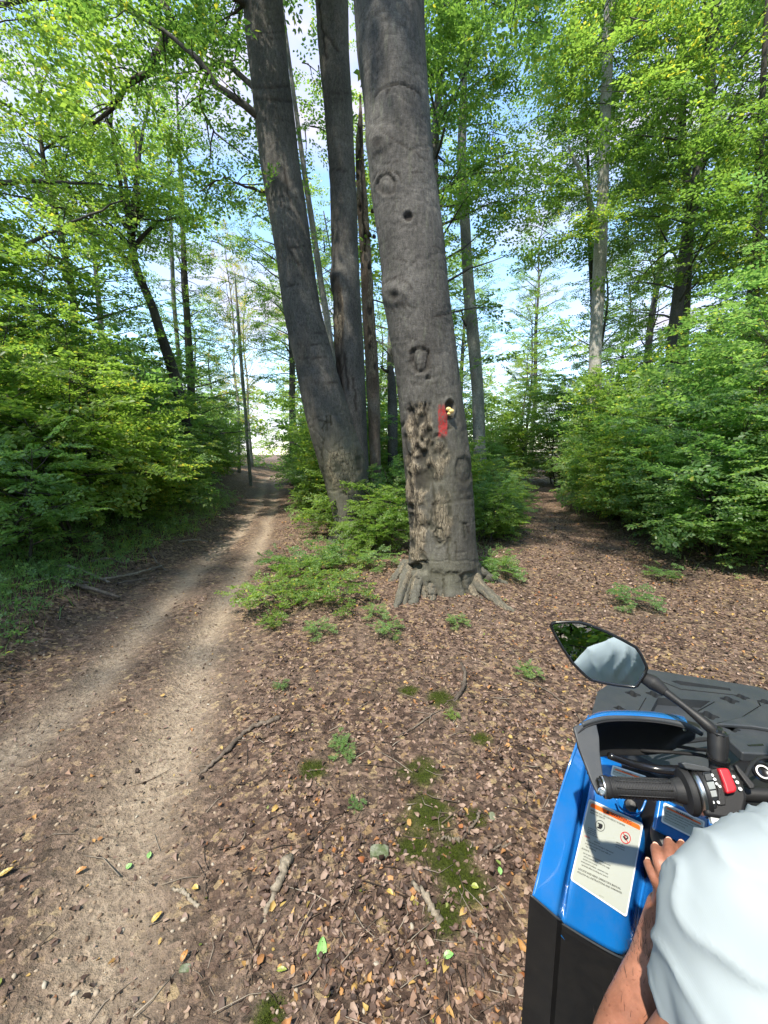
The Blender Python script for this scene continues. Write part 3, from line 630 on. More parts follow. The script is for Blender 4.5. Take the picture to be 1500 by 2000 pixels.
def branch_crown(parent, seed, limbs, per, ss, sprays, material='leaf_canopy', name='crown', keep=None):
    """sprays hung along side twigs of given limbs (lists of points)"""
    r_ = np.random.default_rng(seed); P, D, U = [], [], []; wood = Acc()
    for pts, spread in limbs:
        pts = spline(pts, 14); Ln = np.linalg.norm(np.diff(pts, axis=0), axis=1).sum()
        for k in range(int(Ln * 2.4)):
            f = r_.uniform(.12, 1) * 12.99; a = int(f); b = pts[a] + (pts[a + 1] - pts[a]) * (f - a); d = pts[a + 1] - pts[a]; d /= np.linalg.norm(d)
            an = r_.choice([-1, 1]) * r_.uniform(.5, 1.4); c, s_ = math.cos(an), math.sin(an)
            d = np.array([d[0] * c - d[1] * s_, d[0] * s_ + d[1] * c, d[2] * .3 + r_.normal(-.08, .3)]); d /= np.linalg.norm(d); l = spread * r_.uniform(.5, 1.2); tp = [b]; p = b.copy()
            for j in range(5): d = d + r_.normal(0, .12, 3) + [0, 0, -.05]; d /= np.linalg.norm(d); p = p + d * l / 5; tp.append(p.copy())
            tp = np.array(tp); wood.tube(tp, np.linspace(.016, .004, 6), 4); n = max(2, int(per * l)); f = r_.uniform(.1, 4.99, n); a = f.astype(int); fr = (f - a)[:, None]
            pp = tp[a] * (1 - fr) + tp[a + 1] * fr; dd = tp[a + 1] - tp[a]; dd /= np.linalg.norm(dd, axis=1, keepdims=True); an = r_.choice([-1, 1], n) * r_.uniform(.3, 1.2, n); c, s_ = np.cos(an), np.sin(an)
            P.append(pp + r_.normal(0, .06, (n, 3))); D.append(np.stack([dd[:, 0] * c - dd[:, 1] * s_, dd[:, 0] * s_ + dd[:, 1] * c, r_.normal(-.12, .2, n)], -1)); U.append(r_.normal(0, .25, (n, 3)))
    P, D, U = np.vstack(P), np.vstack(D), np.vstack(U)
    if keep is not None: k = keep(P); P, D, U = P[k], D[k], U[k]
    me = foliage_mesh(name, sprays, P, D, U, ss * r_.uniform(.7, 1.2, len(P)), r_)
    link(name, me, M[material], parent); link('twig', wood.mesh('twig'), M['dark_bark'], parent)['kind'] = 'stuff'
PATCH = atZ(975, 1560); PR_ = .34
def sunhole(P):
    """leave the gap through which the sun reaches the ground beside the vehicle"""
    v = P - np.array(PATCH[:]); s_ = np.array(SUNV[:]); d = v - np.outer(v @ s_, s_); rr = np.linalg.norm(d, axis=1); return rr > PR_ + .5 * 0 + .35
# right-hand trunk with the painted mark
B1 = empty('beech_tree', (T1.x, T1.y, hz(T1.x, T1.y)), 'thick scarred beech with a red paint mark and rotten bark, standing between the two tracks', 'tree')
rows = [(0, 690, 827), (100, 697, 832), (200, 710, 838), (300, 718, 845), (400, 730, 858), (500, 742, 870), (600, 752, 880), (700, 768, 893), (800, 780, 905), (900, 788, 918), (1000, 797, 925), (1050, 800, 928), (1100, 797, 932), (1165, 795, 935)]
pts, rad = trunk_path(rows, 4.78, 7.5)
feats = [('arc', 778, 195, 46, 30, .012), ('arc', 783, 190, 28, 26, .008), ('bump', 741, 276, 22, 24, .035), ('line', 752, 262, 60, 36, .006), ('line', 812, 298, 18, 14, .005),
 ('ring', 755, 360, 17, 19, .022), ('arc', 756, 356, 27, 24, .012), ('hole', 797, 423, 9, 9, .02), ('bump', 775, 574, 25, 24, .06), ('arc', 775, 572, 30, 26, .010),
 ('ring', 820, 702, 18, 23, .03), ('line', 806, 682, 6, 46, .016), ('line', 818, 727, 22, -8, .012), ('line', 838, 682, -5, 34, .009), ('hole', 836, 738, 5, 3, .012),
 ('rot', 818, 840, 26, 52, .028), ('rot', 812, 940, 24, 70, .022), ('rot', 815, 1040, 18, 70, .018), ('rot', 850, 900, 26, 40, .012), ('rot', 862, 1010, 22, 50, .008), ('line', 800, 925, 5, 48, .03), ('line', 806, 810, 3, 44, .03), ('line', 797, 790, 6, 30, .02), ('line', 792, 850, 4, 60, .018), ('line', 814, 960, -3, 70, .014), ('line', 836, 800, -6, 30, .014), ('line', 828, 790, 8, 70, .02), ('line', 845, 930, 6, 110, .016), ('line', 832, 870, 22, 66, .012), ('line', 850, 1040, 8, 22, .016),
 ('ring', 853, 870, 17, 19, .022), ('ring', 905, 918, 15, 24, .016), ('hole', 878, 796, 8, 13, .05), ('hole', 879, 815, 5, 6, .02), ('hole', 878, 836, 4, 4, .015), ('line', 858, 985, 60, -12, .012), ('line', 872, 960, 40, 4, .006), ('line', 905, 1025, 3, 26, .010), ('line', 912, 1022, 3, 20, .008), ('line', 898, 1020, 14, 4, .008), ('ring', 890, 1013, 5, 6, .008), ('ring', 857, 1048, 10, 15, .02),
 ('line', 875, 1050, 2, 50, .006), ('line', 890, 1060, 0, 34, .005), ('line', 845, 620, 60, -14, .004), ('line', 770, 505, 44, 8, .004), ('line', 790, 120, 40, 6, .003), ('line', 845, 480, 30, 12, .004),
 ('paint', 865, 822, 8, 26, 0), ('step', 820, 1098, 15, 22, .05), ('step', 885, 1118, 46, 40, .02), ('green', 870, 960, 60, 190, .4), ('green', 860, 1130, 90, 60, .55), ('hole', 806, 1108, 12, 7, .05), ('line', 838, 1140, -3, 45, .03), ('line', 866, 1135, 2, 40, .02), ('line', 905, 1128, 8, 40, .03)]
for k in range(20):
    a = random.uniform(700, 900); b = random.uniform(20, 1060); feats.append(('line', a, b, random.uniform(8, 44), random.uniform(-8, 8), .0008))
make_trunk('trunk', pts, rad, 520, 150, feats, 4.78, B1, 'beech_bark', lobes=.10, seed=3, rough=.006)
gz = .02
for i, (pp, rr) in enumerate([
  ([(800, 1105, .30), (790, 1140, .16), (776, 1180, .06), (765, 1200, 0)], [.10, .085, .05, .015]),
  ([(822, 1120, .26), (812, 1150, .14), (808, 1180, .05), (806, 1196, -.01)], [.09, .08, .055, .02]),
  ([(810, 1118, .24), (798, 1150, .12), (788, 1186, .03), (784, 1198, -.01)], [.06, .05, .03, .012]), ([(832, 1130, .2), (828, 1165, .07), (832, 1195, -.01)], [.06, .045, .014]), ([(925, 1125, .2), (945, 1150, .1), (962, 1185, .0)], [.06, .04, .015]),
  ([(845, 1125, .22), (842, 1160, .10), (850, 1192, .0)], [.09, .07, .02]),
  ([(872, 1125, .2), (866, 1160, .08), (862, 1186, -.01)], [.08, .06, .02]), ([(888, 1125, .2), (890, 1160, .07), (897, 1184, -.01)], [.08, .055, .02]),
  ([(905, 1110, .28), (925, 1130, .19), (960, 1165, .09), (990, 1190, .04), (1022, 1200, -.01)], [.11, .10, .075, .05, .02]),
  ([(900, 1115, .22), (915, 1148, .1), (945, 1180, .02), (975, 1195, -.02)], [.12, .10, .05, .02]),
  ([(925, 1105, .26), (950, 1125, .13), (985, 1140, .03), (1010, 1148, -.03)], [.10, .07, .04, .02]),
  ([(795, 1100, .22), (778, 1120, .13), (762, 1140, .05), (745, 1150, -.02)], [.10, .07, .05, .02])]):
    root_mesh(B1, pp, [x_1 * .78 for x_1 in rr], seed=i * 3, green=.35)
# bracket fungus in the little hole beside the paint
a = Acc()
for (u, v_, s_) in ((876, 799, .030), (881, 803, .034), (877, 808, .022)):
    c0 = atY(u, v_, 4.395); b = bmesh.new(); bmesh.ops.create_icosphere(b, subdivisions=2, radius=1); V = np.array([x.co[:] for x in b.verts]); T = np.array([[x.index for x in f.verts] for f in b.faces]); b.free()
    V = V * [s_, s_ * .8, s_ * .75] * (1 + .12 * fbm(V[:, 0] * 2, V[:, 1] * 2, V[:, 2] * 2)[:, None]); a.add(V + c0[:], None, T)
fo = link('bracket_fungus', a.mesh('bracket_fungus'), plain('fungus', (.72, .52, .20), .6)); tag(fo, 'small yellow bracket fungus in a hole beside the red paint mark', 'fungus')
# crown limbs of tree 1, high above the frame
p = np.array(pts)
limbs1 = []
for k in range(9):
    az = k * 2.4 + .5; z = 7.6 + k * .55; b0 = np.array([np.interp(z, p[:, 2], p[:, j]) for j in range(3)]); l = random.uniform(2.6, 4.2)
    limbs1.append(([b0, b0 + [math.cos(az) * l * .45, math.sin(az) * l * .45, l * .30], b0 + [math.cos(az) * l, math.sin(az) * l, l * .48]], 1.3))
for q_, s_ in limbs1: limb(B1, q_, .09, .02)
branch_crown(B1, 51, limbs1, 5.0, 1.0, SPR_F, keep=sunhole)
# twin-stemmed tree on the left
c2 = atY(690, 1060, 7.6)
B2 = empty('beech_tree', (c2.x, c2.y, hz(c2.x, c2.y)), 'smooth grey twin-stemmed beech leaning left behind the scarred trunk', 'tree')
rows = [(0, 475, 552), (100, 484, 560), (200, 496, 572), (300, 507, 583), (400, 523, 597), (500, 540, 610), (600, 553, 625), (700, 575, 650), (800, 595, 680), (850, 607, 694), (900, 622, 712), (950, 638, 720), (1000, 650, 725), (1050, 655, 735)]
pts2, rad2 = trunk_path(rows, 7.6, 7)
feats = [('line', 496, 172, 66, -4, .02), ('line', 500, 192, 70, 6, .022), ('arc', 535, 245, 40, 12, .01), ('line', 545, 400, 40, 16, .008), ('line', 560, 478, 24, 40, .006), ('line', 585, 700, 50, -2, .006), ('line', 553, 560, 30, -6, .008),
 ('carve', 622, 821, 16, 3, .012), ('carve', 638, 823, -9, 14, .012), ('carve', 629, 837, 2, 5, .01), ('carve', 638, 814, 1, 26, .012), ('carve', 646, 813, 1, 18, .012), ('carve', 634, 827, 14, -2, .012), ('carve', 648, 828, -1, 3, .01), ('line', 627, 880, 8, 60, .012), ('line', 632, 860, -4, 40, .008), ('line', 662, 700, 40, 140, .02), ('rot', 672, 915, 34, 46, .014), ('green', 660, 920, 60, 90, .8), ('line', 555, 330, 10, 60, .005)]
for k in range(9):
    b = random.uniform(20, 850); a_ = np.interp(b, [0, 850], [480, 610]); feats.append(('line', a_ + random.uniform(0, 40), b, random.uniform(30, 60), random.uniform(-5, 5), .001))
make_trunk('trunk', pts2, rad2, 440, 140, feats, 7.6, B2, 'beech_bark', lobes=.15, seed=11, rough=.010)
rows = [(0, 616, 680), (100, 623, 682), (200, 632, 687), (300, 640, 692), (400, 645, 697), (500, 648, 700), (600, 650, 706), (700, 655, 712), (800, 660, 716), (900, 672, 720), (990, 680, 724)]
pts3, rad3 = trunk_path(rows, 7.9, 6)
feats = [('line', 622, 5, 14, 110, .022), ('line', 630, 60, 30, 40, .014), ('bump', 655, 545, 14, 18, .05), ('ring', 657, 640, 12, 80, .02), ('line', 644, 545, 4, 70, .03), ('line', 672, 690, 8, 70, .016), ('line', 660, 700, 10, 90, .018), ('line', 676, 700, -12, 30, .014), ('line', 690, 740, 6, 60, .010), ('rot', 663, 620, 9, 60, .012), ('line', 640, 180, 40, 2, .007), ('line', 650, 330, 30, 4, .006)]
make_trunk('second_stem', pts3, rad3, 360, 80, feats, 7.9, B2, 'beech_bark', seed=23, rough=.009)
P2 = np.array(pts2)
def on(Pp, z): return np.array([np.interp(z, Pp[:, 2], Pp[:, j]) for j in range(3)])
la = [on(P2, 7.1), np.array(atY(440, 180, 7.3)[:]), np.array(atY(360, 90, 7.2)[:]), np.array(atY(250, 20, 7.2)[:])]
lb = [on(P2, 8.6), np.array(atY(380, -60, 7.0)[:]), np.array(atY(240, -110, 6.6)[:])]
lc = [on(P2, 6.0), np.array(atY(480, 365, 7.5)[:]), np.array(atY(430, 350, 7.3)[:]), np.array(atY(390, 375, 7.1)[:])]
ld = [on(P2, 7.4), np.array(atY(430, 120, 8.3)[:]), np.array(atY(390, 190, 8.9)[:]), np.array(atY(420, 260, 9.3)[:])]
limb(B2, la, .065, .02); limb(B2, lb, .06, .02); limb(B2, lc, .025, .008, material='dark_bark'); limb(B2, ld, .05, .015)
limbs2 = [(la, 1.1), (lb, 1.2), (lc, .55), (ld, 1.2)]
for k in range(11):
    az = k * 2.4 + 2; z = 9.4 + k * .4; b0 = on(P2, z); l = random.uniform(2.5, 4)
    qq = [b0, b0 + [math.cos(az) * l * .45, math.sin(az) * l * .45, l * .3], b0 + [math.cos(az) * l, math.sin(az) * l, l * .4]]; limb(B2, qq, .08, .02); limbs2.append((qq, 1.2))
branch_crown(B2, 61, limbs2, 5.2, .82, SPR_F, keep=sunhole)
# pale stem behind, seen in the gap
def slim(name, label, cat, rows, Y, material, feats=(), ext=None, seg=120, ring=28, kind='trunk', seed=5, rough=.004):
    pp, rd = trunk_path(rows, Y, ext); e = empty(name, (pp[0][0], pp[0][1], hz(pp[0][0], pp[0][1])), label, cat)
    g0 = hz(pp[0][0], pp[0][1])
    if pp[0][2] > g0 + .05:
        d = (pp[0] - pp[2]); d = d / abs(d[2]); pp = np.vstack([[pp[0] + d * (pp[0][2] - g0 + .1)], pp]); rd = np.append([rd[0] * 1.15], rd)
    make_trunk(kind, pp, rd, seg, ring, feats, Y, e, material, seed=seed, rough=rough); return e, pp
e, pp = slim('beech_tree', 'slim pale grey stem glimpsed between the two stems of the leaning beech', 'tree', [(480, 610, 622), (560, 622, 634), (620, 632, 645), (700, 645, 655), (780, 655, 664)], 10.2, 'pale_bark', ext=6)
branch_crown(e, 71, [([on(pp, z), on(pp, z) + [math.cos(z * 5) * 1.4, math.sin(z * 5) * 1.4, .6]], .9) for z in (6.2, 7, 7.6, 8.3, 9, 9.6, 10.2)], 5, .9, SPR_F)
# dead snag
f = [('hole', 697, 345, 5, 9, .04), ('hole', 703, 405, 4, 9, .04), ('hole', 713, 455, 5, 6, .03), ('rot', 700, 330, 9, 90, .03), ('rot', 712, 430, 8, 60, .02), ('rot', 728, 610, 10, 120, .02), ('hole', 722, 520, 4, 8, .03), ('line', 705, 250, 8, 240, .02)]
e, pp = slim('dead_snag', 'dead woodpecker-holed snag with a jagged broken top behind the scarred trunk', 'dead tree', [(185, 702, 705), (230, 700, 708), (300, 694, 711), (400, 697, 718), (500, 703, 725), (600, 707, 731), (700, 712, 738), (800, 718, 742), (900, 722, 744), (960, 724, 746)], 9.4, 'snag', f, seg=260, ring=44, rough=.01)
for (u, v_, s_) in ((728, 412, .05), (722, 458, .06), (731, 462, .05)):
    a = Acc(); c0 = np.array(atY(u, v_, 9.28)[:]); a.tube([c0 + [-.03, .05, 0], c0, c0 + [.03, -.02, .01]], [.02, s_, .012], 8); link('bracket_fungus', a.mesh('bracket_fungus'), M['dark_bark'], e)
e, pp = slim('broken_trunk', 'short dark broken trunk standing behind the scarred beech', 'dead tree', [(715, 756, 766), (740, 757, 772), (800, 757, 776), (880, 757, 777), (940, 757, 778)], 11.8, 'beech_bark')
limb(e, [atY(762, 728, 11.8)[:], atY(750, 722, 11.7)[:], atY(742, 716, 11.7)[:]], .05, .02, material='dark_bark')
# right-hand trunks
e, pp = slim('beech_tree', 'straight grey beech in the gap right of the scarred trunk', 'tree', [(180, 898, 912), (300, 893, 911), (380, 895, 915), (450, 899, 919), (550, 904, 925), (640, 910, 934), (700, 916, 940), (780, 922, 945), (860, 924, 948)], 13.5, 'pale_bark', [('ring', 921, 645, 8, 8, .02)], ext=6, seg=200, ring=40)
limb(e, [atY(915, 640, 13.5)[:], atY(905, 628, 13.4)[:], atY(903, 605, 13.3)[:]], .05, .02, material='dark_bark')
branch_crown(e, 72, [([on(pp, z), on(pp, z) + [math.cos(z * 4) * .9, math.sin(z * 4) * .9, .2], on(pp, z) + [math.cos(z * 4) * 2.3, math.sin(z * 4) * 2.3, .7]], 1.2) for z in np.arange(8.8, 19, .45)] + [([on(pp, z), on(pp, z) + [math.cos(z * 4) * 1.2, math.sin(z * 4) * 1.2, .2]], .7) for z in (4.4, 5.2, 6.0, 3.4)], 5, 1.0, SPR_F)
e, pp = slim('beech_tree', 'sunlit pale beech with a forked limb on the right', 'tree', [(40, 1180, 1200), (120, 1177, 1196), (200, 1173, 1193), (300, 1170, 1189), (400, 1166, 1187), (500, 1160, 1184), (600, 1156, 1178), (680, 1152, 1174), (800, 1148, 1172)], 14.5, 'sunlit_bark', ext=5, seg=200, ring=40)
fk = [atY(1170, 455, 14.5)[:], atY(1152, 400, 14.3)[:], atY(1140, 350, 14.2)[:], atY(1110, 285, 14.0)[:]]; limb(e, fk, .12, .04, material='sunlit_bark')
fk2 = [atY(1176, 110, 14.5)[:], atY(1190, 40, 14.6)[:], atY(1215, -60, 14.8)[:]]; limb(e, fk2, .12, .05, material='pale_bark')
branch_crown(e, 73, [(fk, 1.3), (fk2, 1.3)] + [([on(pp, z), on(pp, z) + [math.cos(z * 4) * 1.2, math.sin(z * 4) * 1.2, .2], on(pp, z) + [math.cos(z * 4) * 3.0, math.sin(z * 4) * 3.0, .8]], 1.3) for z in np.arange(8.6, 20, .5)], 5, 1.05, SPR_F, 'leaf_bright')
e, pp = slim('beech_tree', 'thin dark trunk close behind the sunlit pale beech', 'tree', [(380, 1147, 1153), (450, 1147, 1156), (520, 1150, 1160), (580, 1153, 1163), (640, 1155, 1166)], 17, 'dark_bark', ext=6, seg=60, ring=20)
branch_crown(e, 74, [([on(pp, z), on(pp, z) + [math.cos(z * 5) * 1.6, math.sin(z * 5) * 1.6, .6]], 1.2) for z in np.arange(11, 18, .6)], 5, 1.0, SPR_F)
e, pp = slim('beech_tree', 'slender trunk showing through leaves at the upper right', 'tree', [(150, 1328, 1340), (300, 1325, 1340), (400, 1340, 1355), (500, 1338, 1352), (620, 1330, 1346)], 15, 'beech_bark', ext=5, seg=80, ring=24)
branch_crown(e, 75, [([on(pp, z), on(pp, z) + [math.cos(z * 4) * 2.4, math.sin(z * 4) * 2.4, .9]], 1.4) for z in np.arange(7.5, 18, .55)], 5, 1.05, SPR_F)
e, pp = slim('beech_tree', 'dark trunk deep in the thicket by the right edge', 'tree', [(300, 1478, 1490), (450, 1472, 1486), (560, 1466, 1482), (660, 1462, 1478), (720, 1460, 1478)], 11.5, 'dark_bark', ext=6, seg=60, ring=20)
branch_crown(e, 76, [([on(pp, z), on(pp, z) + [math.cos(z * 4) * 2.2, math.sin(z * 4) * 2.2, .7]], 1.3) for z in np.arange(6.5, 14, .6)], 5, 1.0, SPR_F)
# left: the fan-shaped tree
e, pp = slim('beech_tree', 'dark leaning tree with a fan of limbs over the left thicket', 'tree', [(420, 246, 256), (510, 256, 270), (560, 274, 288), (600, 290, 306), (650, 305, 322), (700, 320, 340), (770, 340, 360), (850, 356, 378)], 13.0, 'dark_bark', seg=90, ring=24)
fan = []
for (u, v_), (u2, v2) in (((215, 400), (160, 300)), ((270, 380), (262, 250)), ((240, 330), (190, 190)), ((272, 300), (300, 160)), ((290, 400), (340, 330)), ((190, 460), (110, 400)), ((150, 380), (60, 280)), ((225, 300), (215, 120)), ((300, 440), (380, 420))):
    qq = [atY(random.uniform(246, 268), random.uniform(440, 520), 13)[:], atY(u, v_, 13 + random.uniform(-.8, .8))[:], atY(u2, v2, 13 + random.uniform(-1.6, 1.6))[:]]; limb(e, qq, .075, .02, material='dark_bark'); fan.append((qq, 1.2))
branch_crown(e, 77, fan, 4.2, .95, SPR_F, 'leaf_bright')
e, pp = slim('beech_tree', 'brown trunk left of the bend in the dirt track', 'tree', [(380, 350, 359), (500, 354, 364), (580, 357, 369), (640, 360, 373), (700, 363, 377), (800, 368, 382)], 17, 'dark_bark', ext=4, seg=60, ring=20)
branch_crown(e, 78, [([on(pp, z), on(pp, z) + [math.cos(z * 4) * 1.8, math.sin(z * 4) * 1.8, .9]], 1.1) for z in np.arange(9, 16, .7)], 3.4, 1.0, SPR_F)
e, pp = slim('beech_tree', 'thin pale trunk beside the brown one left of the track', 'tree', [(420, 330, 336), (560, 334, 342), (620, 338, 346), (700, 345, 353), (800, 350, 358)], 18, 'pale_bark', ext=3, seg=60, ring=16)
branch_crown(e, 79, [([on(pp, z), on(pp, z) + [math.cos(z * 4) * 1.8, math.sin(z * 4) * 1.8, .9]], 1.1) for z in np.arange(10, 15, .8)], 3.2, 1.0, SPR_F)
for i, (u, v0, v1, Yd, lab) in enumerate(((476, 740, 800, 20, 'short slender trunk beside the far end of the dirt track'),)):
    e, pp = slim('beech_tree', lab, 'tree', [(v0 - 120, u - 14 - 10 * i, u - 8 - 10 * i), (v0, u - 6, u + 1), (v1, u, u + 6), (v1 + 60, u + 4, u + 10)], Yd, 'pale_bark', ext=2, seg=40, ring=14)
    branch_crown(e, 80 + i, [([on(pp, z), on(pp, z) + [math.cos(z * 4) * 1.8, math.sin(z * 4) * 1.8, .9]], 1.1) for z in np.arange(6, 11, .6)], 3.6, 1.0, SPR_F, 'leaf_autumn' if i else 'leaf_bright')
# dark hanging limb upper left, on a tree standing outside the view
E = empty('beech_tree', (-9.2, 9.5, hz(-9.2, 9.5)), 'beech at the left edge holding a bare dark limb against the sky', 'tree')
tp = [(-9.2, 9.5, -.2), (-9.1, 9.5, 4), (-8.8, 9.4, 8), (-8.3, 9.3, 12), (-8, 9.2, 15)]
a = Acc(); a.tube(spline(tp, 30), np.linspace(.26, .05, 30), 14); link('trunk', a.mesh('trunk'), M['beech_bark'], E)
hl = [tp[3], atY(300, -20, 8.8)[:], atY(300, 118, 8.4)[:], atY(250, 165, 8.2)[:], atY(225, 205, 8.1)[:], atY(175, 245, 8.0)[:]]
limb(E, hl, .09, .025, material='dark_bark')
ll = [(hl, .7)]
for k in range(14):
    az = k * 2.4; b0 = on(np.array(tp), 5.5 + k * .6); qq = [b0, b0 + [math.cos(az) * 1.6, math.sin(az) * 1.6, .8], b0 + [math.cos(az) * 3.4, math.sin(az) * 3.4, 1.5]]; limb(E, qq, .06, .015); ll.append((qq, 1.2))
branch_crown(E, 85, ll, 4.5, .95, SPR_F, 'leaf_bright', keep=sunhole)
# ---------------------------------------------------------------- the surrounding wood
r_ = random.Random(99)
T = [  # kind, x, y, scale, leaf, label
 ('bushy', -9.6, 8.4, 1.0, 'leaf_bright', 'bushy young beech rising over the left thicket near the camera'),
 ('bushy', -9.0, 12.0, 1.1, 'leaf_bright', 'yellow-green bushy beech behind the left thicket'),
 ('fan', -12.5, 11.0, .9, 'leaf_bright', 'spreading beech at the left edge of the wood'),
 ('bushy', -8.2, 17.5, .9, 'leaf_canopy', 'bushy beech left of the far track'),
 ('tall2', -16, 24, 1.0, 'leaf_bright', 'tall far beech on the left beyond the thicket'),
 ('airy', -9.4, 26, .9, 'leaf_autumn', 'thin airy yellowing tree left of the track bend'),
 ('airy', -6.6, 33, 1.0, 'leaf_autumn', 'thin yellowing tree beyond the bend of the dirt track'),
 ('airy', -10.8, 33, .95, 'leaf_autumn', 'pale leaved thin tree far behind the left bend'),
 ('airy', -4.4, 27, .8, 'leaf_autumn', 'slender half-bare tree just left of the leaning beech'),
 ('bushy', -12.5, 30, .9, 'leaf_bright', 'bushy tree closing the view past the left bend'),
 ('tall', -4.5, 20, .85, 'leaf_bright', 'beech behind the leaning twin stems'),
 ('bushy', -1.6, 13.5, .8, 'leaf_bright', 'bushy young beech directly behind the twin stems'),
 ('tall2', .4, 19, .95, 'leaf_bright', 'tall beech showing between the trunks'),
 ('tall', 1.4, 12.5, .95, 'leaf_canopy', 'beech crown filling the space behind the scarred trunk'),
 ('bushy', 5.6, 25, .75, 'leaf_bright', 'low bushy tree in the bright gap on the right'),
 ('tall2', 9.0, 13.0, 1.0, 'leaf_bright', 'tall beech over the right thicket beside the pale sunlit one'),
 ('bushy', 9.4, 9.6, .9, 'leaf_bright', 'bushy young beech over the right thicket'),
 ('bushy', 11.5, 11.5, 1.1, 'leaf_canopy', 'bushy beech behind the right thicket'),
 ('tall', 12.8, 15, 1.0, 'leaf_canopy', 'tall beech deep in the wood on the right'),
 ('fan', 9.8, 5.6, .85, 'leaf_bright', 'spreading beech hanging over the right edge'),
 ('tall', 14, 22, 1.0, 'leaf_bright', 'tall far beech on the right'),
 ('bushy', 9.8, 19, 1.0, 'leaf_canopy', 'bushy tree beyond the bend of the leafy path'),
 ('tall2', 3.8, 30, 1.0, 'leaf_bright', 'tall distant beech beyond the gap between the tracks'),
]
T += [('bushy', 8.4, 24.5, .7, 'leaf_bright', 'low bushy tree at the far end of the leafy path'), ('bushy', -3.2, 30, 1.0, 'leaf_bright', 'far bushy tree just right of the end of the dirt track'), ('tall2', -9.0, 40, 1.0, 'leaf_bright', 'farthest tall tree over the end of the dirt track'), ('bushy', -.2, 26, 1.0, 'leaf_bright', 'far bushy tree seen between the leaning beech and scarred trunk'), ('bushy', 2.6, 24, .9, 'leaf_bright', 'far bushy tree just right of the scarred trunk'), ('tall', 6.2, 33, 1.0, 'leaf_bright', 'far tall tree in the bright right gap'), ('bushy', 9.5, 27, 1.0, 'leaf_bright', 'far bushy tree right of the bright gap'), ('tall2', 12, 33, 1.0, 'leaf_canopy', 'far tall tree behind the sunlit pale beech'), ('bushy', -15, 33, 1.2, 'leaf_bright', 'far bushy tree left of the track end'), ('bushy', 15.5, 27, 1.2, 'leaf_canopy', 'far bushy tree deep behind the right thicket'), ('tall', 2.0, 38, 1.0, 'leaf_bright', 'most distant tall tree between the two tracks'),
]
for i, (k, x, y, s_, lf, lab) in enumerate(T):
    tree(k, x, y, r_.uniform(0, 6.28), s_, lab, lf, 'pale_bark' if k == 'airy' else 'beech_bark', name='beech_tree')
# trees round about and behind the camera, seen in the mirror and casting the shade
BK = [('tall2', -9.5, -3.5, 1.0), ('tall', -4.8, -11.5, 1.0), ('tall2', -9, -8, 1.0), ('tall2', -9.5, -4, 1.0), ('tall', 4.5, -13, 1.0), ('fan', -5.5, -12, 1.0), ('bushy', 8.5, -9.5, 1.1), ('bushy', 0, -14, 1.1), ('tall2', 12, -2, 1.0), ('bushy', -10, -10, 1.2), ('tall', -13, 1, 1.0), ('tall', 13, 4, 1.0)]
for i, (k, x, y, s_) in enumerate(BK):
    tree(k, x, y, r_.uniform(0, 6.28), s_, 'beech growing behind or beside the vehicle, outside the view ahead', 'leaf_canopy', group='beeches around the vehicle behind the view')
for x, y, k in ((.9, -3.2, 0), (-.4, -3.8, 4), (2.4, -3.4, 0), (1.6, -4.6, 4), (-1.8, -3.6, 1), (3.8, -3.0, 1)): sapling(k, x, y, r_.uniform(0, 6.28), 1.0, 'leafy sapling behind the vehicle, seen only in its mirror', 'leaf_bright', 'saplings behind the vehicle')
# far ring of wood as one mass
def far_mass(name, label, ang0, ang1, rad0, rad1, n, zmax, leaf, seed):
    g = np.random.default_rng(seed); a = g.uniform(ang0, ang1, n); rr = g.uniform(rad0, rad1, n); x = np.sin(a) * rr; y = np.cos(a) * rr
    hmax = zmax * (.6 + .5 * fbm(a * 5 + seed, rr * .05, o=3)); z = g.random(n) ** .8 * np.maximum(hmax, 1); P = np.stack([x, y, z], -1)
    P += .0; D = g.normal(0, 1, (n, 3)) * [1, 1, .3]; me = foliage_mesh(name, SPR_F, P, D, g.normal(0, .3, (n, 3)), g.uniform(2.0, 3.4, n), g)
    o = link(name, me, M[leaf]); tag(o, label, 'wood', None, 'stuff'); return o
far_mass('distant_wood', 'distant green wood closing the view ahead', R(-62), R(62), 34, 58, 1500, 14.5, 'leaf_bright', 5)
far_mass('distant_wood', 'wood all round behind the vehicle', R(70), R(290), 20, 42, 600, 11, 'leaf_canopy', 6)
# thickets of saplings: rows along the edges of the two tracks
def thicket(side, label, group, ylist, offs, leaf, cap=None):
    for ks_i, ((y0, y1, n), (o0, o1), ks, sc) in enumerate(zip(ylist, offs[0], offs[1], offs[2])):
        for i in range(n):
            y = y0 + (y1 - y0) * (i + r_.random()) / n; o = r_.uniform(o0, o1)
            x = (f_(TL, y) - o) if side < 0 else (f_(PR, y) + o)
            row = ('front', 'second', 'inner', 'far')[ks_i]; sapling(r_.choice(ks), x, y, r_.uniform(0, 6.28), sc * r_.uniform(.85, 1.15), '%s sapling from camera, %s row, %s' % (ORD[i], row, label), r_.choice(leaf), group)
ORD = 'first second third fourth fifth sixth seventh eighth ninth tenth eleventh twelfth thirteenth fourteenth'.split()
LB, RB = 'the thicket left of the dirt track', 'the thicket right of the leafy path'
thicket(-1, LB, 'saplings in the left thicket', [(4.6, 12, 9), (4.5, 15, 12), (5, 20, 14), (14, 26, 9)],
        ([(1.3, 1.8), (2.3, 3.2), (3.6, 5.8), (1.3, 2.8)], [(2, 3, 2), (1, 2, 0), (0, 4, 4), (0, 1, 2)], [1.0, 1.0, 1.05, 1.0]), ['leaf_shrub', 'leaf_bright', 'leaf_bright'])
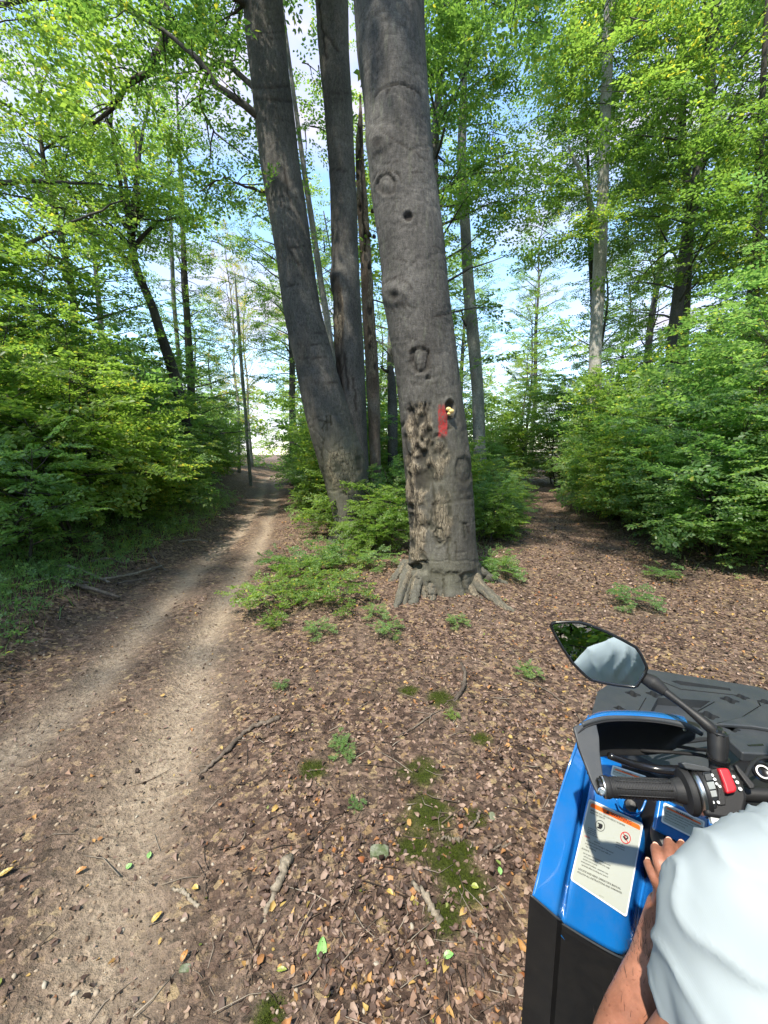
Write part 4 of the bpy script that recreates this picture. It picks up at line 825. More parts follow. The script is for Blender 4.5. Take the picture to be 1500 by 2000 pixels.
thicket(1, RB, 'saplings in the right thicket', [(3.9, 12, 11), (3.6, 14, 12), (3.5, 17, 14), (12, 22, 8)],
        ([(.95, 1.3), (1.6, 2.5), (2.9, 5.2), (1.2, 2.6)], [(2, 3, 2), (1, 2, 0), (0, 4, 4), (0, 1, 4)], [.95, 1.0, 1.05, 1.0]), ['leaf_shrub', 'leaf_shrub', 'leaf_shrub', 'leaf_bright'])
# the island between the tracks
for i in range(13):
    y = 10.5 + i * 1.25; sapling(r_.choice((1, 2, 0)), f_(TR, y) + r_.uniform(1.3, 2.0), y, r_.uniform(0, 6.28), r_.uniform(.8, 1.1), '%s sapling from camera along the right edge of the far dirt track' % ORD[i], r_.choice(['leaf_bright', 'leaf_shrub']), 'saplings along the right edge of the far dirt track')
for i in range(10):
    y = 10 + i * 1.3; sapling(r_.choice((3, 2, 2)), f_(PL, y) - r_.uniform(1.2, 2.3), y, r_.uniform(0, 6.28), r_.uniform(.8, 1.0), '%s sapling from camera along the left edge of the leafy path' % ORD[i], r_.choice(['leaf_bright', 'leaf_shrub']), 'saplings along the left edge of the leafy path')
for i, (x, y) in enumerate(((8.6, 19.5), (4.4, 23), (6.6, 23), (7.7, 22.5), (1.2, 19), (-.8, 17), (-2.2, 21), (9, 21), (2.0, 16.5), (.6, 14.5), (4.4, 24), (7.2, 25))): sapling(r_.choice((0, 4, 1)), x, y, r_.uniform(0, 6.28), 1.1, '%s sapling of the scattered ones closing the far end of the leafy path' % ORD[i], 'leaf_bright', 'saplings closing the far end of the leafy path')
ISL = [(722, 1084, 3, .55), (695, 1055, 3, .55), (728, 1068, 3, .7), (750, 1080, 3, .7), (690, 1012, 3, .85), (705, 1010, 2, .6), (755, 1035, 3, .9), (725, 1000, 2, .7), (650, 1050, 3, .8), (672, 1040, 2, .5), (622, 1005, 2, .5), (952, 1055, 2, .42), (985, 1045, 2, .42), (618, 1000, 2, .42), (604, 972, 2, .5), (965, 1040, 2, .5), (1000, 1015, 2, .45), (985, 985, 2, .6), (950, 1060, 3, .65), (955, 1000, 2, .6), (965, 975, 2, .75), (940, 970, 2, .9), (775, 970, 2, .9), (640, 965, 2, .7), (625, 948, 2, .8), (650, 940, 2, 1.0), (810, 950, 1, .9), (880, 950, 1, .9), (620, 932, 1, .7), (955, 942, 1, .8), (985, 935, 1, .9), (720, 940, 1, 1.0), (1000, 925, 1, .9), (590, 925, 2, .7), (570, 918, 2, .8)]
ISLAB = ['low bright sapling in front of the leaning beech, beside the dirt track', 'low sapling at the right edge of the dirt track', 'low sapling hiding the foot of the leaning twin beech', 'low sapling brushing the left side of the scarred trunk', 'sapling by the dirt track left of the leaning beech foot', 'taller sapling hiding the foot of the leaning beech', 'sapling between the leaning beech and the scarred trunk', 'taller sapling behind the one between the two big beeches']
for i, (u, v_, k, s_) in enumerate(ISL):
    p = atZ(u, v_, 0); sapling(k, p.x, p.y, r_.uniform(0, 6.28), s_, ISLAB[i] if i < len(ISLAB) else 'low leafy sapling in the undergrowth mass behind the scarred trunk', r_.choice(['leaf_bright', 'leaf_shrub', 'leaf_bright']), 'saplings between the tracks')
# seedlings dotted over the floor
g = [(570, 1190, .7), (545, 1180, .5), (590, 1170, .45), (560, 1130, 1.0), (600, 1118, .9), (650, 1110, 1.0), (700, 1112, .9), (530, 1110, .9), (760, 1115, .8), (545, 1150, .6), (700, 1185, .45), (1020, 1125, .9), (1000, 1140, .8), (1030, 1090, .8), (985, 1120, .8), (1275, 1128, .6), (1265, 1190, .35), (770, 1240, .2), (640, 1240, .2), (905, 1230, .15), (1030, 1310, .14), (540, 1340, .08), (655, 1450, .09), (745, 1215, .18), (680, 1475, .10), (880, 1395, .07), (1045, 1150, .4), (1060, 1170, .25), (640, 1150, .4), (690, 1560, .06), (520, 1220, .2)]
for u, v_, s_ in [(a, b_, s_ * (.5 if s_ > .55 else 1)) for a, b_, s_ in g if not (1010 < a < 1070 and b_ < 1180)]:
    p = atZ(u, v_, 0); sapling(-1, p.x, p.y, r_.uniform(0, 6.28), s_, 'small green seedling sprouting from the leaf litter', r_.choice(['leaf_bright', 'leaf_shrub']), 'seedlings in the leaf litter', 'seedling', 'seedling')
# verge herbs and grass
def vdens(x, y):
    l = f_(TL, y) - x; e = f_(PR, y); d = sstep(.1, .5, l) * sstep(3.4, 2.0, l); d = np.maximum(d, .45 * sstep(-.05, .5, x - e) * sstep(2, 1, x - e))
    isl = sstep(.0, .5, x - f_(TR, y)) * sstep(.0, .4, f_(PL, y) - x) * sstep(4.9, 6.5, y); d = np.maximum(d, isl * .8)
    return d * (.35 + .65 * sstep(-.2, .3, fbm(x * 1.7, y * 1.7, o=2)))
gg = np.random.default_rng(4); n = 9000; y = 2.5 + 12 * gg.random(n) ** 1.4; x = np.where(gg.random(n) < .5, f_(TL, y) - gg.uniform(0, 3.4, n), gg.uniform(-9, 8, n)); ok = gg.random(n) < vdens(x, y); x, y = x[ok], y[ok]; n = len(x)
P = np.stack([x, y, height(x, y) + gg.uniform(.02, .16, n)], -1); D = gg.normal(0, 1, (n, 3)) * [1, 1, .4] + [0, 0, .25]
me = foliage_mesh('undergrowth', [(a * .30, b, c) for a, b, c in [spray(40 + i, .52, .115, False) for i in range(4)]], P, D, gg.normal(0, .3, (n, 3)), gg.uniform(.6, 1.3, n), gg)
o = link('undergrowth', me, M['leaf_shrub']); tag(o, 'low green herbs covering the verges under the saplings', 'undergrowth', None, 'stuff'); print('herbs', n)
n = 30000; y = 2.5 + 10 * gg.random(n) ** 1.3; x = np.where(gg.random(n) < .6, f_(TL, y) - gg.uniform(0, 3.2, n), gg.uniform(-8, 7, n)); ok = gg.random(n) < vdens(x, y) * .8; x, y = x[ok], y[ok]; n = len(x)
bl = (np.array([[-.02, 0, 0], [.02, 0, 0], [.10, 0, .6], [.14, .0, .58], [.35, 0, .9]]), np.array([[0, 1, 3, 2]]), np.array([[2, 3, 4]]))
me = place_many('grass', [bl], x, y, height(x, y) - .004, gg.uniform(.08, .22, n), gg.uniform(0, 6.28, n), gg.normal(0, .25, n), gg.normal(0, .25, n))
o = link('grass', me, M['leaf_shrub']); tag(o, 'sparse green grass blades on the verges', 'grass', None, 'stuff')
# ---------------------------------------------------------------- loose things on the ground
def stick(name, label, cat, pts, r0, r1, material='twig_solid', group=None, n=8):
    a = Acc(); P = spline([(*atZ(u, v_)[:2], hz(*atZ(u, v_)[:2]) + h) for u, v_, h in pts], 22); P[1:-1] += np.random.default_rng(int(pts[0][0])).normal(0, .004, (20, 3)); a.tube(P, np.linspace(r0, r1, 22) * (1 + .15 * np.random.default_rng(3).normal(0, 1, 22)), n)
    return tag(link(name, a.mesh(name), M[material]), label, cat, group)
M['twig_solid'] = bark_mat('stick_bark', (.07, .055, .045), (.15, .12, .095), (.25, .215, .17), .1)
M['stick_pale'] = bark_mat('stick_pale', (.14, .12, .09), (.26, .22, .17), (.36, .32, .26), .1)
stick('exposed_root', 'curved thin root crossing the right edge of the dirt track', 'root', [(385, 1490, .0), (430, 1462, .01), (485, 1418, .014), (545, 1398, .0)], .010, .016)
stick('fallen_branch', 'weathered grey driftwood-like branch stub beside the track', 'branch', [(515, 1785, .0), (535, 1735, .012), (552, 1700, .014), (562, 1668, .005)], .010, .022, 'stick_pale')
stick('fallen_branch', 'grey split stick lying below the moss patch', 'branch', [(808, 1722, .01), (830, 1750, .014), (845, 1775, .008), (862, 1800, .0)], .009, .014, 'stick_pale')
stick('stick', 'short pale stick left of the stone in the dirt', 'stick', [(336, 1708, .004), (360, 1720, .008), (386, 1742, .004)], .006, .007, 'stick_pale')
stick('stick', 'reddish twig in the sunlit patch of leaves', 'stick', [(900, 1640, .004), (925, 1610, .014), (937, 1585, .01)], .004, .006)
stick('stick', 'brown twig lying below the sunlit patch', 'stick', [(935, 1680, .004), (965, 1660, .012), (998, 1646, .004)], .004, .005)
stick('stick', 'short pale stick stub beside the sunlit patch', 'stick', [(865, 1636, .006), (898, 1640, .008)], .007, .006, 'stick_pale')
stick('stick', 'forked pale twig near the bottom right of the moss', 'stick', [(905, 1815, .006), (925, 1825, .01), (930, 1835, .006)], .004, .004, 'stick_pale')
stick('stick', 'thin dark twig slanting across the litter in the middle', 'stick', [(765, 1440, .004), (800, 1425, .014), (850, 1395, .01), (872, 1385, .004)], .004, .003)
stick('stick', 'long thin pale stick lying on the leafy path', 'stick', [(1020, 1325, .01), (1060, 1342, .014), (1105, 1370, .006)], .005, .004)
stick('exposed_root', 'mossy root arching out of the soil below the scarred beech', 'root', [(885, 1370, -.01), (903, 1352, .02), (908, 1320, .02), (900, 1300, -.01)], .016, .012)
BRL = ['thin grey dead branch at the near end of the branch tangle', 'thick dark dead branch lying lowest beside the dirt track', 'short stub crossing the thick dark branch', 'long dead branch along the top of the tangle by the track', 'curved dead branch in the middle of the tangle', 'short forked dead branch at the far end of the tangle', 'dark dead branch lying apart further up the track edge', 'thin dead branch reaching into the verge left of the tangle', 'small dead branch between the long one and the thick one']
for i, (a_, b_, r0) in enumerate((((98, 1145), (215, 1150), .022), ((125, 1170), (235, 1168), .030), ((150, 1140), (160, 1158), .02), ((205, 1150), (320, 1105), .02), ((230, 1148), (290, 1130), .016), ((290, 1090), (322, 1112), .016), ((350, 1068), (405, 1056), .018), ((60, 1180), (190, 1160), .018), ((180, 1128), (250, 1118), .014))):
    mid = ((a_[0] + b_[0]) / 2 + r_.uniform(-6, 6), (a_[1] + b_[1]) / 2 + r_.uniform(-3, 3))
    stick('fallen_branch', BRL[i], 'branch', [(*a_, .05), (*mid, .07), (*b_, .04)], r0, r0 * .6, 'twig_solid' if i % 3 else 'stick_pale', 'dead branches along the left edge of the track')
def stone(label, u, v_, sx, sy, sz, seed, col='stone'):
    p = atZ(u, v_); b = bmesh.new(); bmesh.ops.create_icosphere(b, subdivisions=4, radius=1); V = np.array([x.co[:] for x in b.verts]); Tt = np.array([[x.index for x in f.verts] for f in b.faces]); b.free()
    k = 1 + .22 * fbm(V[:, 0] * 1.3 + seed, V[:, 1] * 1.3, V[:, 2] * 1.3, o=3) + .03 * fbm(V[:, 0] * 9, V[:, 1] * 9, V[:, 2] * 9 + seed); V = V * k[:, None]; V = np.clip(V, [-.8, -.7, -.6], [.72, .8, .55]) * [sx, sy, sz]
    o = link('stone', npmesh('stone', V + [p.x, p.y, hz(p.x, p.y) + sz * .25], Tt, True), M[col]); tag(o, label, 'stone')
m = mat('stone'); q = N(m); v = q.coord(); q.pbr(q.mix(q.ramp(q.noise(v, 18, 5, .6), [(.4, 0.0), (.6, .9)]), q.ramp(q.noise(v, 90, 5, .7), [(.3, (.09, .10, .07)), (.7, (.24, .25, .19))]), (.06, .085, .03)), .9, q.bump(q.noise(v, 160, 5, .7), .6, .004), spec=.2); M['stone'] = m
stone('flat mossy grey stone set among the leaves beside the moss', 742, 1662, .052, .034, .026, 2)
stone('small rounded pale stone half buried in the dirt', 360, 1866, .024, .016, .012, 7)
stone('pale angular stone at the edge of the sunlit patch', 962, 1592, .018, .028, .013, 9)
def fresh_leaf(label, u, v_, l, wd, ang, curl, matn):
    p = atZ(u, v_); xs = np.linspace(0, 1, 13); ws = wd * np.sin(np.pi * xs ** .85) ** .75; acc = Acc(); rows = []
    for k in (-1, -.5, 0, .5, 1): rows.append(np.stack([(xs - .5) * l, ws * k, abs(k) * wd * .35 + curl * np.sin(xs * 3.1) + .0012 * np.sin(xs * 50) * abs(k)], -1))
    V = np.array(rows).reshape(-1, 3); Rm = np.array(Euler((.12, -.1, ang)).to_matrix()); V = V @ Rm.T + [p.x, p.y, hz(p.x, p.y) + .012]
    i, j = np.meshgrid(np.arange(4), np.arange(12), indexing='ij'); Q = np.stack([i * 13 + j, i * 13 + j + 1, (i + 1) * 13 + j + 1, (i + 1) * 13 + j], -1).reshape(-1, 4)
    e = link('fallen_leaf', npmesh('fallen_leaf', V, Q, True), M[matn]); tag(e, label, 'leaf')
    a = Acc(); a.tube([Rm @ np.array([-l * .72, .002, 0]) + [p.x, p.y, hz(p.x, p.y) + .01], Rm @ np.array([0, 0, .002 + curl]) + [p.x, p.y, hz(p.x, p.y) + .012], Rm @ np.array([l * .46, 0, .001]) + [p.x, p.y, hz(p.x, p.y) + .012]], [.001, .0009, .0004], 5)
    s_ = bpy.data.objects.new('leaf_stalk', a.mesh('leaf_stalk')); COL.objects.link(s_); s_.data.materials.append(M['stick_pale']); s_.parent = e
def lmat(nm, c1, c2):
    m = mat(nm); q = N(m); v = q.coord(); c = q.mix(q.noise(v, 60, 4, .6), c1, c2); q.pbr(c, .45, q.bump(q.noise(v, 150, 3), .3, .002)); M[nm] = m
lmat('leaf_green', (.12, .30, .07), (.26, .46, .16)); lmat('leaf_olive', (.16, .22, .03), (.28, .30, .06)); lmat('leaf_yellow', (.34, .24, .05), (.50, .36, .10)); lmat('leaf_orange', (.30, .13, .04), (.46, .24, .08))
for a in (('bright green oval leaf lying on the brown litter', 628, 1850, .070, .017, 1.62, .003, 'leaf_green'), ('pale green curled leaf on the litter near the black mudguard', 876, 1872, .036, .011, .2, .008, 'leaf_green'), ('small pale green leaf on the dirt track', 288, 1640, .030, .009, 1.8, .004, 'leaf_green'), ('cream-green round leaf on the dirt track', 248, 1658, .026, .011, .9, .003, 'leaf_green'), ('olive leaf left of the mudguard beside the moss', 928, 1732, .030, .011, -.4, .006, 'leaf_olive'),
          ('yellow elongated leaf on the dirt at the lower left', 303, 1762, .042, .010, 1.0, .005, 'leaf_yellow'), ('yellow-brown leaf curled on the dirt', 380, 1714, .030, .010, -.3, .007, 'leaf_yellow'), ('golden leaf by the foot of the stone', 762, 1742, .034, .008, -.7, .008, 'leaf_yellow'), ('yellow leaf at the far lower left edge', 8, 1685, .05, .011, .8, .004, 'leaf_yellow'), ('orange leaf upright on the dirt', 358, 1845, .034, .009, 1.3, .008, 'leaf_orange'), ('greyish green leaf to the right of the moss', 976, 1703, .030, .009, 1.4, .004, 'leaf_green'), ('orange brown curled leaf on the left track', 155, 1672, .04, .01, .7, .01, 'leaf_orange'), ('olive leaf lying flat near the bottom centre', 550, 1884, .036, .007, .0, .006, 'leaf_olive')): fresh_leaf(*a)

# ---------------------------------------------------------------- the gap in the leaves that lets the sun reach the ground beside the quad
bpy.context.view_layer.update(); sv = np.array(SUNV[:]); pc = np.array(PATCH[:])
for o in [o for o in bpy.data.objects if o.type == 'MESH' and o.name.split('.')[0] in ('crown', 'foliage')]:
    mw = np.array(o.matrix_world); bb = np.array([o.matrix_world @ Vector(c) for c in o.bound_box]); c0 = bb.mean(0) - pc; d = c0 - sv * c0.dot(sv)
    if np.linalg.norm(d) > np.linalg.norm(bb.max(0) - bb.min(0)) / 2 + .5: continue
    me = o.data; nv = len(me.vertices); V = np.empty(nv * 3, np.float32); me.vertices.foreach_get('co', V); V = V.reshape(-1, 3) @ mw[:3, :3].T + mw[:3, 3] - pc
    s_ = V @ sv; D = V - s_[:, None] * sv; hit = (np.linalg.norm(D, axis=1) < .15 + .07 * vnoise(np.arctan2(D[:, 0], D[:, 1]) * 2, s_ * 0)) & (s_ > 0)
    if not hit.any(): continue
    I = np.empty(len(me.loops), np.int32); me.loops.foreach_get('vertex_index', I); I = I.reshape(-1, 4); bad = hit[I].any(1)
    if bad.mean() > .5: continue
    I = I[~bad]; used, inv = np.unique(I, return_inverse=True); Vl = np.empty(nv * 3, np.float32); me.vertices.foreach_get('co', Vl); nm2 = npmesh(me.name, Vl.reshape(-1, 3)[used], inv.reshape(-1, 4)); mt_ = o.material_slots[0].material
    nm2.materials.append(mt_); o.data = nm2; o.material_slots[0].link = 'OBJECT'; o.material_slots[0].material = mt_
# ================================================================ the blue quad
HD = R(21); FW = np.array([math.sin(HD), math.cos(HD), 0]); RT = np.array([math.cos(HD), -math.sin(HD), 0]); O = np.array([.765, .60, 0])
def q3(f, r, z): return O + FW * f + RT * r + np.array([0, 0, z])
def T3(px, py, t): return np.array(atT(px, py, t)[:])
Q0 = empty('quad_bike', (O[0], O[1], hz(O[0], O[1])), 'blue quad bike with black plastic trim seen over its left handlebar grip', 'quad bike')
def ev(o):
    bpy.context.view_layer.update(); dg = bpy.context.evaluated_depsgraph_get(); return bpy.data.meshes.new_from_object(o.evaluated_get(dg))
def bake(o):
    me = ev(o); o.modifiers.clear(); mats = [x for x in o.data.materials]; old = o.data; o.data = me
    if not me.materials:
        for x in mats: me.materials.append(x)
    return o
def bme(name, b, material, parent, smooth=True, bevel=0.0, sub=0, seg=2):
    bmesh.ops.recalc_face_normals(b, faces=b.faces); me = bpy.data.meshes.new(name); b.to_mesh(me); b.free()
    if smooth: me.polygons.foreach_set('use_smooth', np.ones(len(me.polygons), bool))
    o = link(name, me, M[material], parent)
    if bevel: md = o.modifiers.new('b', 'BEVEL'); md.width = bevel; md.segments = seg; md.limit_method = 'ANGLE'; md.angle_limit = R(30); md.harden_normals = True
    if sub: md = o.modifiers.new('s', 'SUBSURF'); md.levels = md.render_levels = sub
    if smooth and not sub:
        pass
    return o
def slab(name, top, thick, dirv, material, parent, bevel=.002, smooth=False):
    """polygon (world points) extruded along dirv"""
    b = bmesh.new(); d = np.array(dirv, float) * thick; a = [b.verts.new(p) for p in top]; c = [b.verts.new(np.array(p) + d) for p in top]
    b.faces.new(a); b.faces.new(c[::-1]); n = len(a)
    for i in range(n): b.faces.new((a[i], c[i], c[(i + 1) % n], a[(i + 1) % n]))
    return bme(name, b, material, parent, smooth, bevel)
def tubeo(name, pts, rad, material, parent, n=16, sm=24):
    a = Acc(); P = spline(pts, sm) if len(pts) > 2 else np.array([np.array(pts[0]) + (np.array(pts[1]) - pts[0]) * k for k in np.linspace(0, 1, 6)])
    a.tube(P, np.interp(np.linspace(0, 1, len(P)), np.linspace(0, 1, len(np.atleast_1d(rad)) if np.ndim(rad) else 2), rad if np.ndim(rad) else [rad, rad]), n)
    return link(name, a.mesh(name), M[material], parent)
def lathe(name, c, axis, prof, material, parent, n=32):
    """prof: list of (along axis, radius)"""
    ax_ = np.array(axis, float); ax_ /= np.linalg.norm(ax_); ref = np.array([0, 0, 1.]) if abs(ax_[2]) < .9 else np.array([1., 0, 0]); A = np.cross(ax_, ref); A /= np.linalg.norm(A); B = np.cross(ax_, A)
    th = np.linspace(0, 2 * np.pi, n, endpoint=False); V = []
    for s_, r_ in prof: V.append(np.array(c) + ax_ * s_ + r_ * (A * np.cos(th)[:, None] + B * np.sin(th)[:, None]))
    V = np.array(V).reshape(-1, 3); m_ = len(prof); i, j = np.meshgrid(np.arange(m_ - 1), np.arange(n), indexing='ij')
    Q = np.stack([i * n + j, i * n + (j + 1) % n, (i + 1) * n + (j + 1) % n, (i + 1) * n + j], -1).reshape(-1, 4)
    me = npmesh(name, V, Q, True); o = link(name, me, M[material], parent)
    md = o.modifiers.new('e', 'EDGE_SPLIT'); md.split_angle = R(35); return o
def box(name, c, u, v, w_, su, sv, sw, material, parent, bevel=.0015):
    """box centred at c with unit axes u,v,w"""
    c = np.array(c); top = [c + u * a * su / 2 + v * b_ * sv / 2 + w_ * sw / 2 for a, b_ in ((-1, -1), (1, -1), (1, 1), (-1, 1))]
    return slab(name, top, -sw, w_, material, parent, bevel)
# --- label plane on the panel facing the rider
LA, LBp, LD = T3(1150, 1559, .88), T3(1256, 1608, .868), T3(1113, 1717, .842)
nL = np.cross(LBp - LA, LD - LA); nL /= np.linalg.norm(nL); nL = -nL if nL[1] > 0 else nL
def onplane(px, py, p0=LA, n=nL, off=0.0):
    d = np.array(ray(px, py)[:]); c = np.array([0, 0, CH]); t = ((p0 + n * off) - c).dot(n) / d.dot(n); return c + d * t
rows = [
 [T3(1124, 1448, .955), T3(1146, 1468, .955), T3(1157, 1476, .985), T3(1168, 1474, .955), T3(1285, 1512, .945), T3(1303, 1516, .985), T3(1385, 1560, .80), T3(1620, 1620, .78)],
 [T3(1096, 1530, .925), T3(1134, 1548, .915), T3(1144, 1552, .945), onplane(1151, 1543), onplane(1264, 1594), T3(1286, 1590, .925), T3(1352, 1600, .765), T3(1620, 1680, .73)],
 [T3(1068, 1625, .885), T3(1118, 1640, .875), T3(1127, 1645, .905), onplane(1130, 1642), onplane(1246, 1680), T3(1270, 1670, .905), T3(1318, 1670, .725), T3(1620, 1760, .69)],
 [T3(1050, 1700, .855), T3(1100, 1718, .842), T3(1109, 1722, .872), onplane(1110, 1732), onplane(1226, 1800), T3(1252, 1760, .885), T3(1292, 1745, .700), T3(1620, 1860, .66)],
 [T3(1038, 1748, .832), T3(1087, 1790, .815), T3(1096, 1797, .826), T3(1104, 1806, .825), T3(1212, 1868, .80), T3(1242, 1855, .835), T3(1275, 1830, .72), T3(1620, 1960, .66)]]
fr = []
for k, c in enumerate(rows[0]): fr.append(c + FW * (.20 if k < 5 else .03) + RT * (.05 if k < 3 else .02) + [0, 0, -.03 - (.02 if k < 2 else 0) - (.12 if k > 4 else 0)])
rows = [fr] + rows
for r in rows:      # side lip wraps down and under the outer edge
    r.insert(0, r[0] + np.array([.012, .0, -.016])); r.insert(0, r[0] + RT * .075 + [0, 0, -.10])
b = bmesh.new(); g_ = [[b.verts.new(p) for p in r] for r in rows]; cl = b.edges.layers.float.new('crease_edge')
for i in range(len(rows) - 1):
    for j in range(len(rows[0]) - 1): b.faces.new((g_[i][j], g_[i][j + 1], g_[i + 1][j + 1], g_[i + 1][j]))
CR = {1: .6, 2: .75, 3: .75, 4: .45, 5: .6, 6: .35, 7: .35, 8: .5}
b.edges.ensure_lookup_table()
for i in range(len(rows) - 1):
    for j, c_ in CR.items():
        e = b.edges.get((g_[i][j], g_[i + 1][j])); e[cl] = c_
for j in range(len(rows[0]) - 1):
    for i, c_ in ((5, 1.0), (4, .3), (1, .2), (0, 1.0)): b.edges.get((g_[i][j], g_[i][j + 1]))[cl] = c_
body = bme('front_mudguard', b, 'blue', Q0, True, 0, 3)
md = body.modifiers.new('t', 'SOLIDIFY'); md.thickness = .003; md.offset = -1
# seam strip between blue and black, and the black apron below it
last = rows[-1][1:]
cv = spline(last[:], 40); tubeo('trim_seam', [p + np.array([0, -.001, -.001]) for p in cv[2:30]], .0022, 'grey', Q0, 8, 60)
b = bmesh.new(); drop = []
for z_, k_ in ((0, 0.004), (-.012, 0), (-.2, .004), (-.42, .01)):
    drop.append([b.verts.new(p + np.array([0, -k_ * .3 + (0.003 if z_ == 0 else 0), z_ - .002])) for p in last[:-1]])
for i in range(3):
    for j in range(len(drop[0]) - 1): b.faces.new((drop[i][j], drop[i][j + 1], drop[i + 1][j + 1], drop[i + 1][j]))
apron = bme('lower_fairing', b, 'black', Q0, False); md = apron.modifiers.new('t', 'SOLIDIFY'); md.thickness = .004; md.offset = -1
b = bmesh.new(); sd_ = []
for dz in (0, -.2, -.42): sd_.append([b.verts.new(last[0] + np.array([0.002, 0, dz - .01])), b.verts.new(last[0] + FW * .10 + RT * .10 + [0, 0, dz - .03]), b.verts.new(last[0] + FW * .22 + RT * .16 + [0, 0, dz * .5 - .04])])
for i in range(2):
    for j in range(2): b.faces.new((sd_[i][j], sd_[i][j + 1], sd_[i + 1][j + 1], sd_[i + 1][j]))
o = bme('side_fairing', b, 'black', Q0, False); md = o.modifiers.new('t', 'SOLIDIFY'); md.thickness = .004
# --- warning labels
def text(parent, s, o_, u, v, size, material, align='LEFT', bold=0.0, squeeze=1.0):
    cu = bpy.data.curves.new('lettering', 'FONT'); cu.body = s; cu.size = 1.0; cu.align_x = align; cu.offset = bold; cu.resolution_u = 2; t = bpy.data.objects.new('tmp', cu); COL.objects.link(t)
    me = ev(t); bpy.data.objects.remove(t); V = np.empty(len(me.vertices) * 3, np.float32); me.vertices.foreach_get('co', V); V = V.reshape(-1, 3)
    W = np.array(o_) + V[:, :1] * size * squeeze * np.array(u) + V[:, 1:2] * size * np.array(v); me.vertices.foreach_set('co', W.astype(np.float32).ravel()); me.update(); me.materials.clear()
    me.name = 'lettering'; return link('lettering', me, M[material], parent)
def sticker(corners, nrm, rad, parent, w_mm, lines, band=.085, border=True):
    A, B, C, D = [np.array(c) for c in corners]; 
    def P(s, t, off): return (A * (1 - s) + B * s) * (1 - t) + (D * (1 - s) + C * s) * t + nrm * off
    W = np.linalg.norm(B - A); H = np.linalg.norm(D - A); u = (B - A) / W; v = (A - D) / H
    def rr(s0, t0, s1, t1, off, k=8, corners_=(1, 1, 1, 1)):
        out_ = []; rs, rt = rad / W, rad / H
        for (cs, ct_, a0), on_ in zip(((s1 - rs, t0 + rt, -90), (s1 - rs, t1 - rt, 0), (s0 + rs, t1 - rt, 90), (s0 + rs, t0 + rt, 180)), corners_):
            for q_ in range(k + 1):
                a = R(a0 + 90 * q_ / k); 
                out_.append(P(cs + rs * math.cos(a), ct_ + rt * math.sin(a), off)) if on_ else None
            if not on_: out_.append(P(cs + rs * (1 if a0 in (-90, 0) else -1), ct_ + rt * (1 if a0 in (0, 90) else -1), off))
        return out_
    def face(name, pts, mt, par):
        me = bpy.data.meshes.new(name); me.from_pydata([tuple(p) for p in pts], [], [list(range(len(pts)))]); me.update(); return link(name, me, M[mt], par)
    base = face('warning_label', rr(0, 0, 1, 1, .0016), 'white', parent); 
    mS, mT = .014 / W * .2, .014 / H * .2
    face('label_field', rr(mS, mT, 1 - mS, 1 - mT, .0019), 'label', base)
    face('orange_band', rr(mS * 2, mT * 2, 1 - mS * 2, band, .0022, corners_=(1, 0, 0, 1)), 'orange', base)
    for (s_, t_, txt, sz, mt, al, bd) in lines: text(base, txt, P(s_, t_, .0026), u, v, sz * H, mt, al, bd)
    return base, P, u, v
LC = onplane(1223, 1791)
ln = [(.42, .074, 'WARNING', .072, 'ink', 'LEFT', .012), (.06, .128, 'IMPROPER ATV USE CAN RESULT IN SEVERE', .030, 'ink', 'LEFT', .014), (.06, .158, 'INJURY OR DEATH', .030, 'ink', 'LEFT', .014),
 (.09, .335, 'ALWAYS USE', .022, 'ink', 'LEFT', .01), (.09, .357, 'AN APPROVED', .022, 'ink', 'LEFT', .01), (.09, .379, 'HELMET AND', .022, 'ink', 'LEFT', .01), (.09, .401, 'PROTECTIVE GEAR', .022, 'ink', 'LEFT', .01),
 (.60, .335, 'NEVER USE', .024, 'ink', 'LEFT', .01), (.60, .359, 'WITH DRUGS', .024, 'ink', 'LEFT', .01), (.60, .383, 'OR ALCOHOL', .024, 'ink', 'LEFT', .01),
 (.06, .452, 'NEVER', .032, 'redink', 'LEFT', .014), (.235, .452, 'operate:', .030, 'ink', 'LEFT', .008), (.10, .490, 'without proper training or instruction', .030, 'ink', 'LEFT', .008), (.10, .524, 'at speeds too fast for your skills or', .030, 'ink', 'LEFT', .008), (.12, .556, 'the conditions', .030, 'ink', 'LEFT', .008),
 (.06, .602, 'ALWAYS:', .032, 'ink', 'LEFT', .014), (.10, .640, 'use proper riding techniques to avoid', .030, 'ink', 'LEFT', .008), (.12, .673, 'vehicle overturns on hills and rough', .030, 'ink', 'LEFT', .008), (.12, .706, 'terrain and in turns', .030, 'ink', 'LEFT', .008), (.10, .742, 'avoid paved surfaces - pavement may', .030, 'ink', 'LEFT', .008), (.12, .775, 'seriously affect handling and control', .030, 'ink', 'LEFT', .008),
 (.08, .840, "LOCATE AND READ OPERATOR'S MANUAL.", .036, 'ink', 'LEFT', .016), (.08, .878, 'FOLLOW ALL INSTRUCTIONS AND WARNINGS.', .034, 'ink', 'LEFT', .016), (.5, .965, '5BY0-190012', .014, 'ink', 'LEFT', 0)]
ln = [(a, b_, c_, d_ * .82, e_, f_2, g2) for a, b_, c_, d_, e_, f_2, g2 in ln]
base, PL_, uL, vL = sticker([LA, LBp, LC, LD], nL, .005, Q0, .12, ln)
def ring_(parent, c, u, v, nrm, r0, r1, material, name='pictogram_ring', a0=0, a1=360, n=36):
    th = np.radians(np.linspace(a0, a1, n)); V = np.vstack([np.array(c) + r * (np.cos(th)[:, None] * u + np.sin(th)[:, None] * v) + nrm * .0026 for r in (r0, r1)]); j = np.arange(n - 1)
    return link(name, npmesh(name, V, np.stack([j, j + 1, n + j + 1, n + j], -1)), M[material], parent)
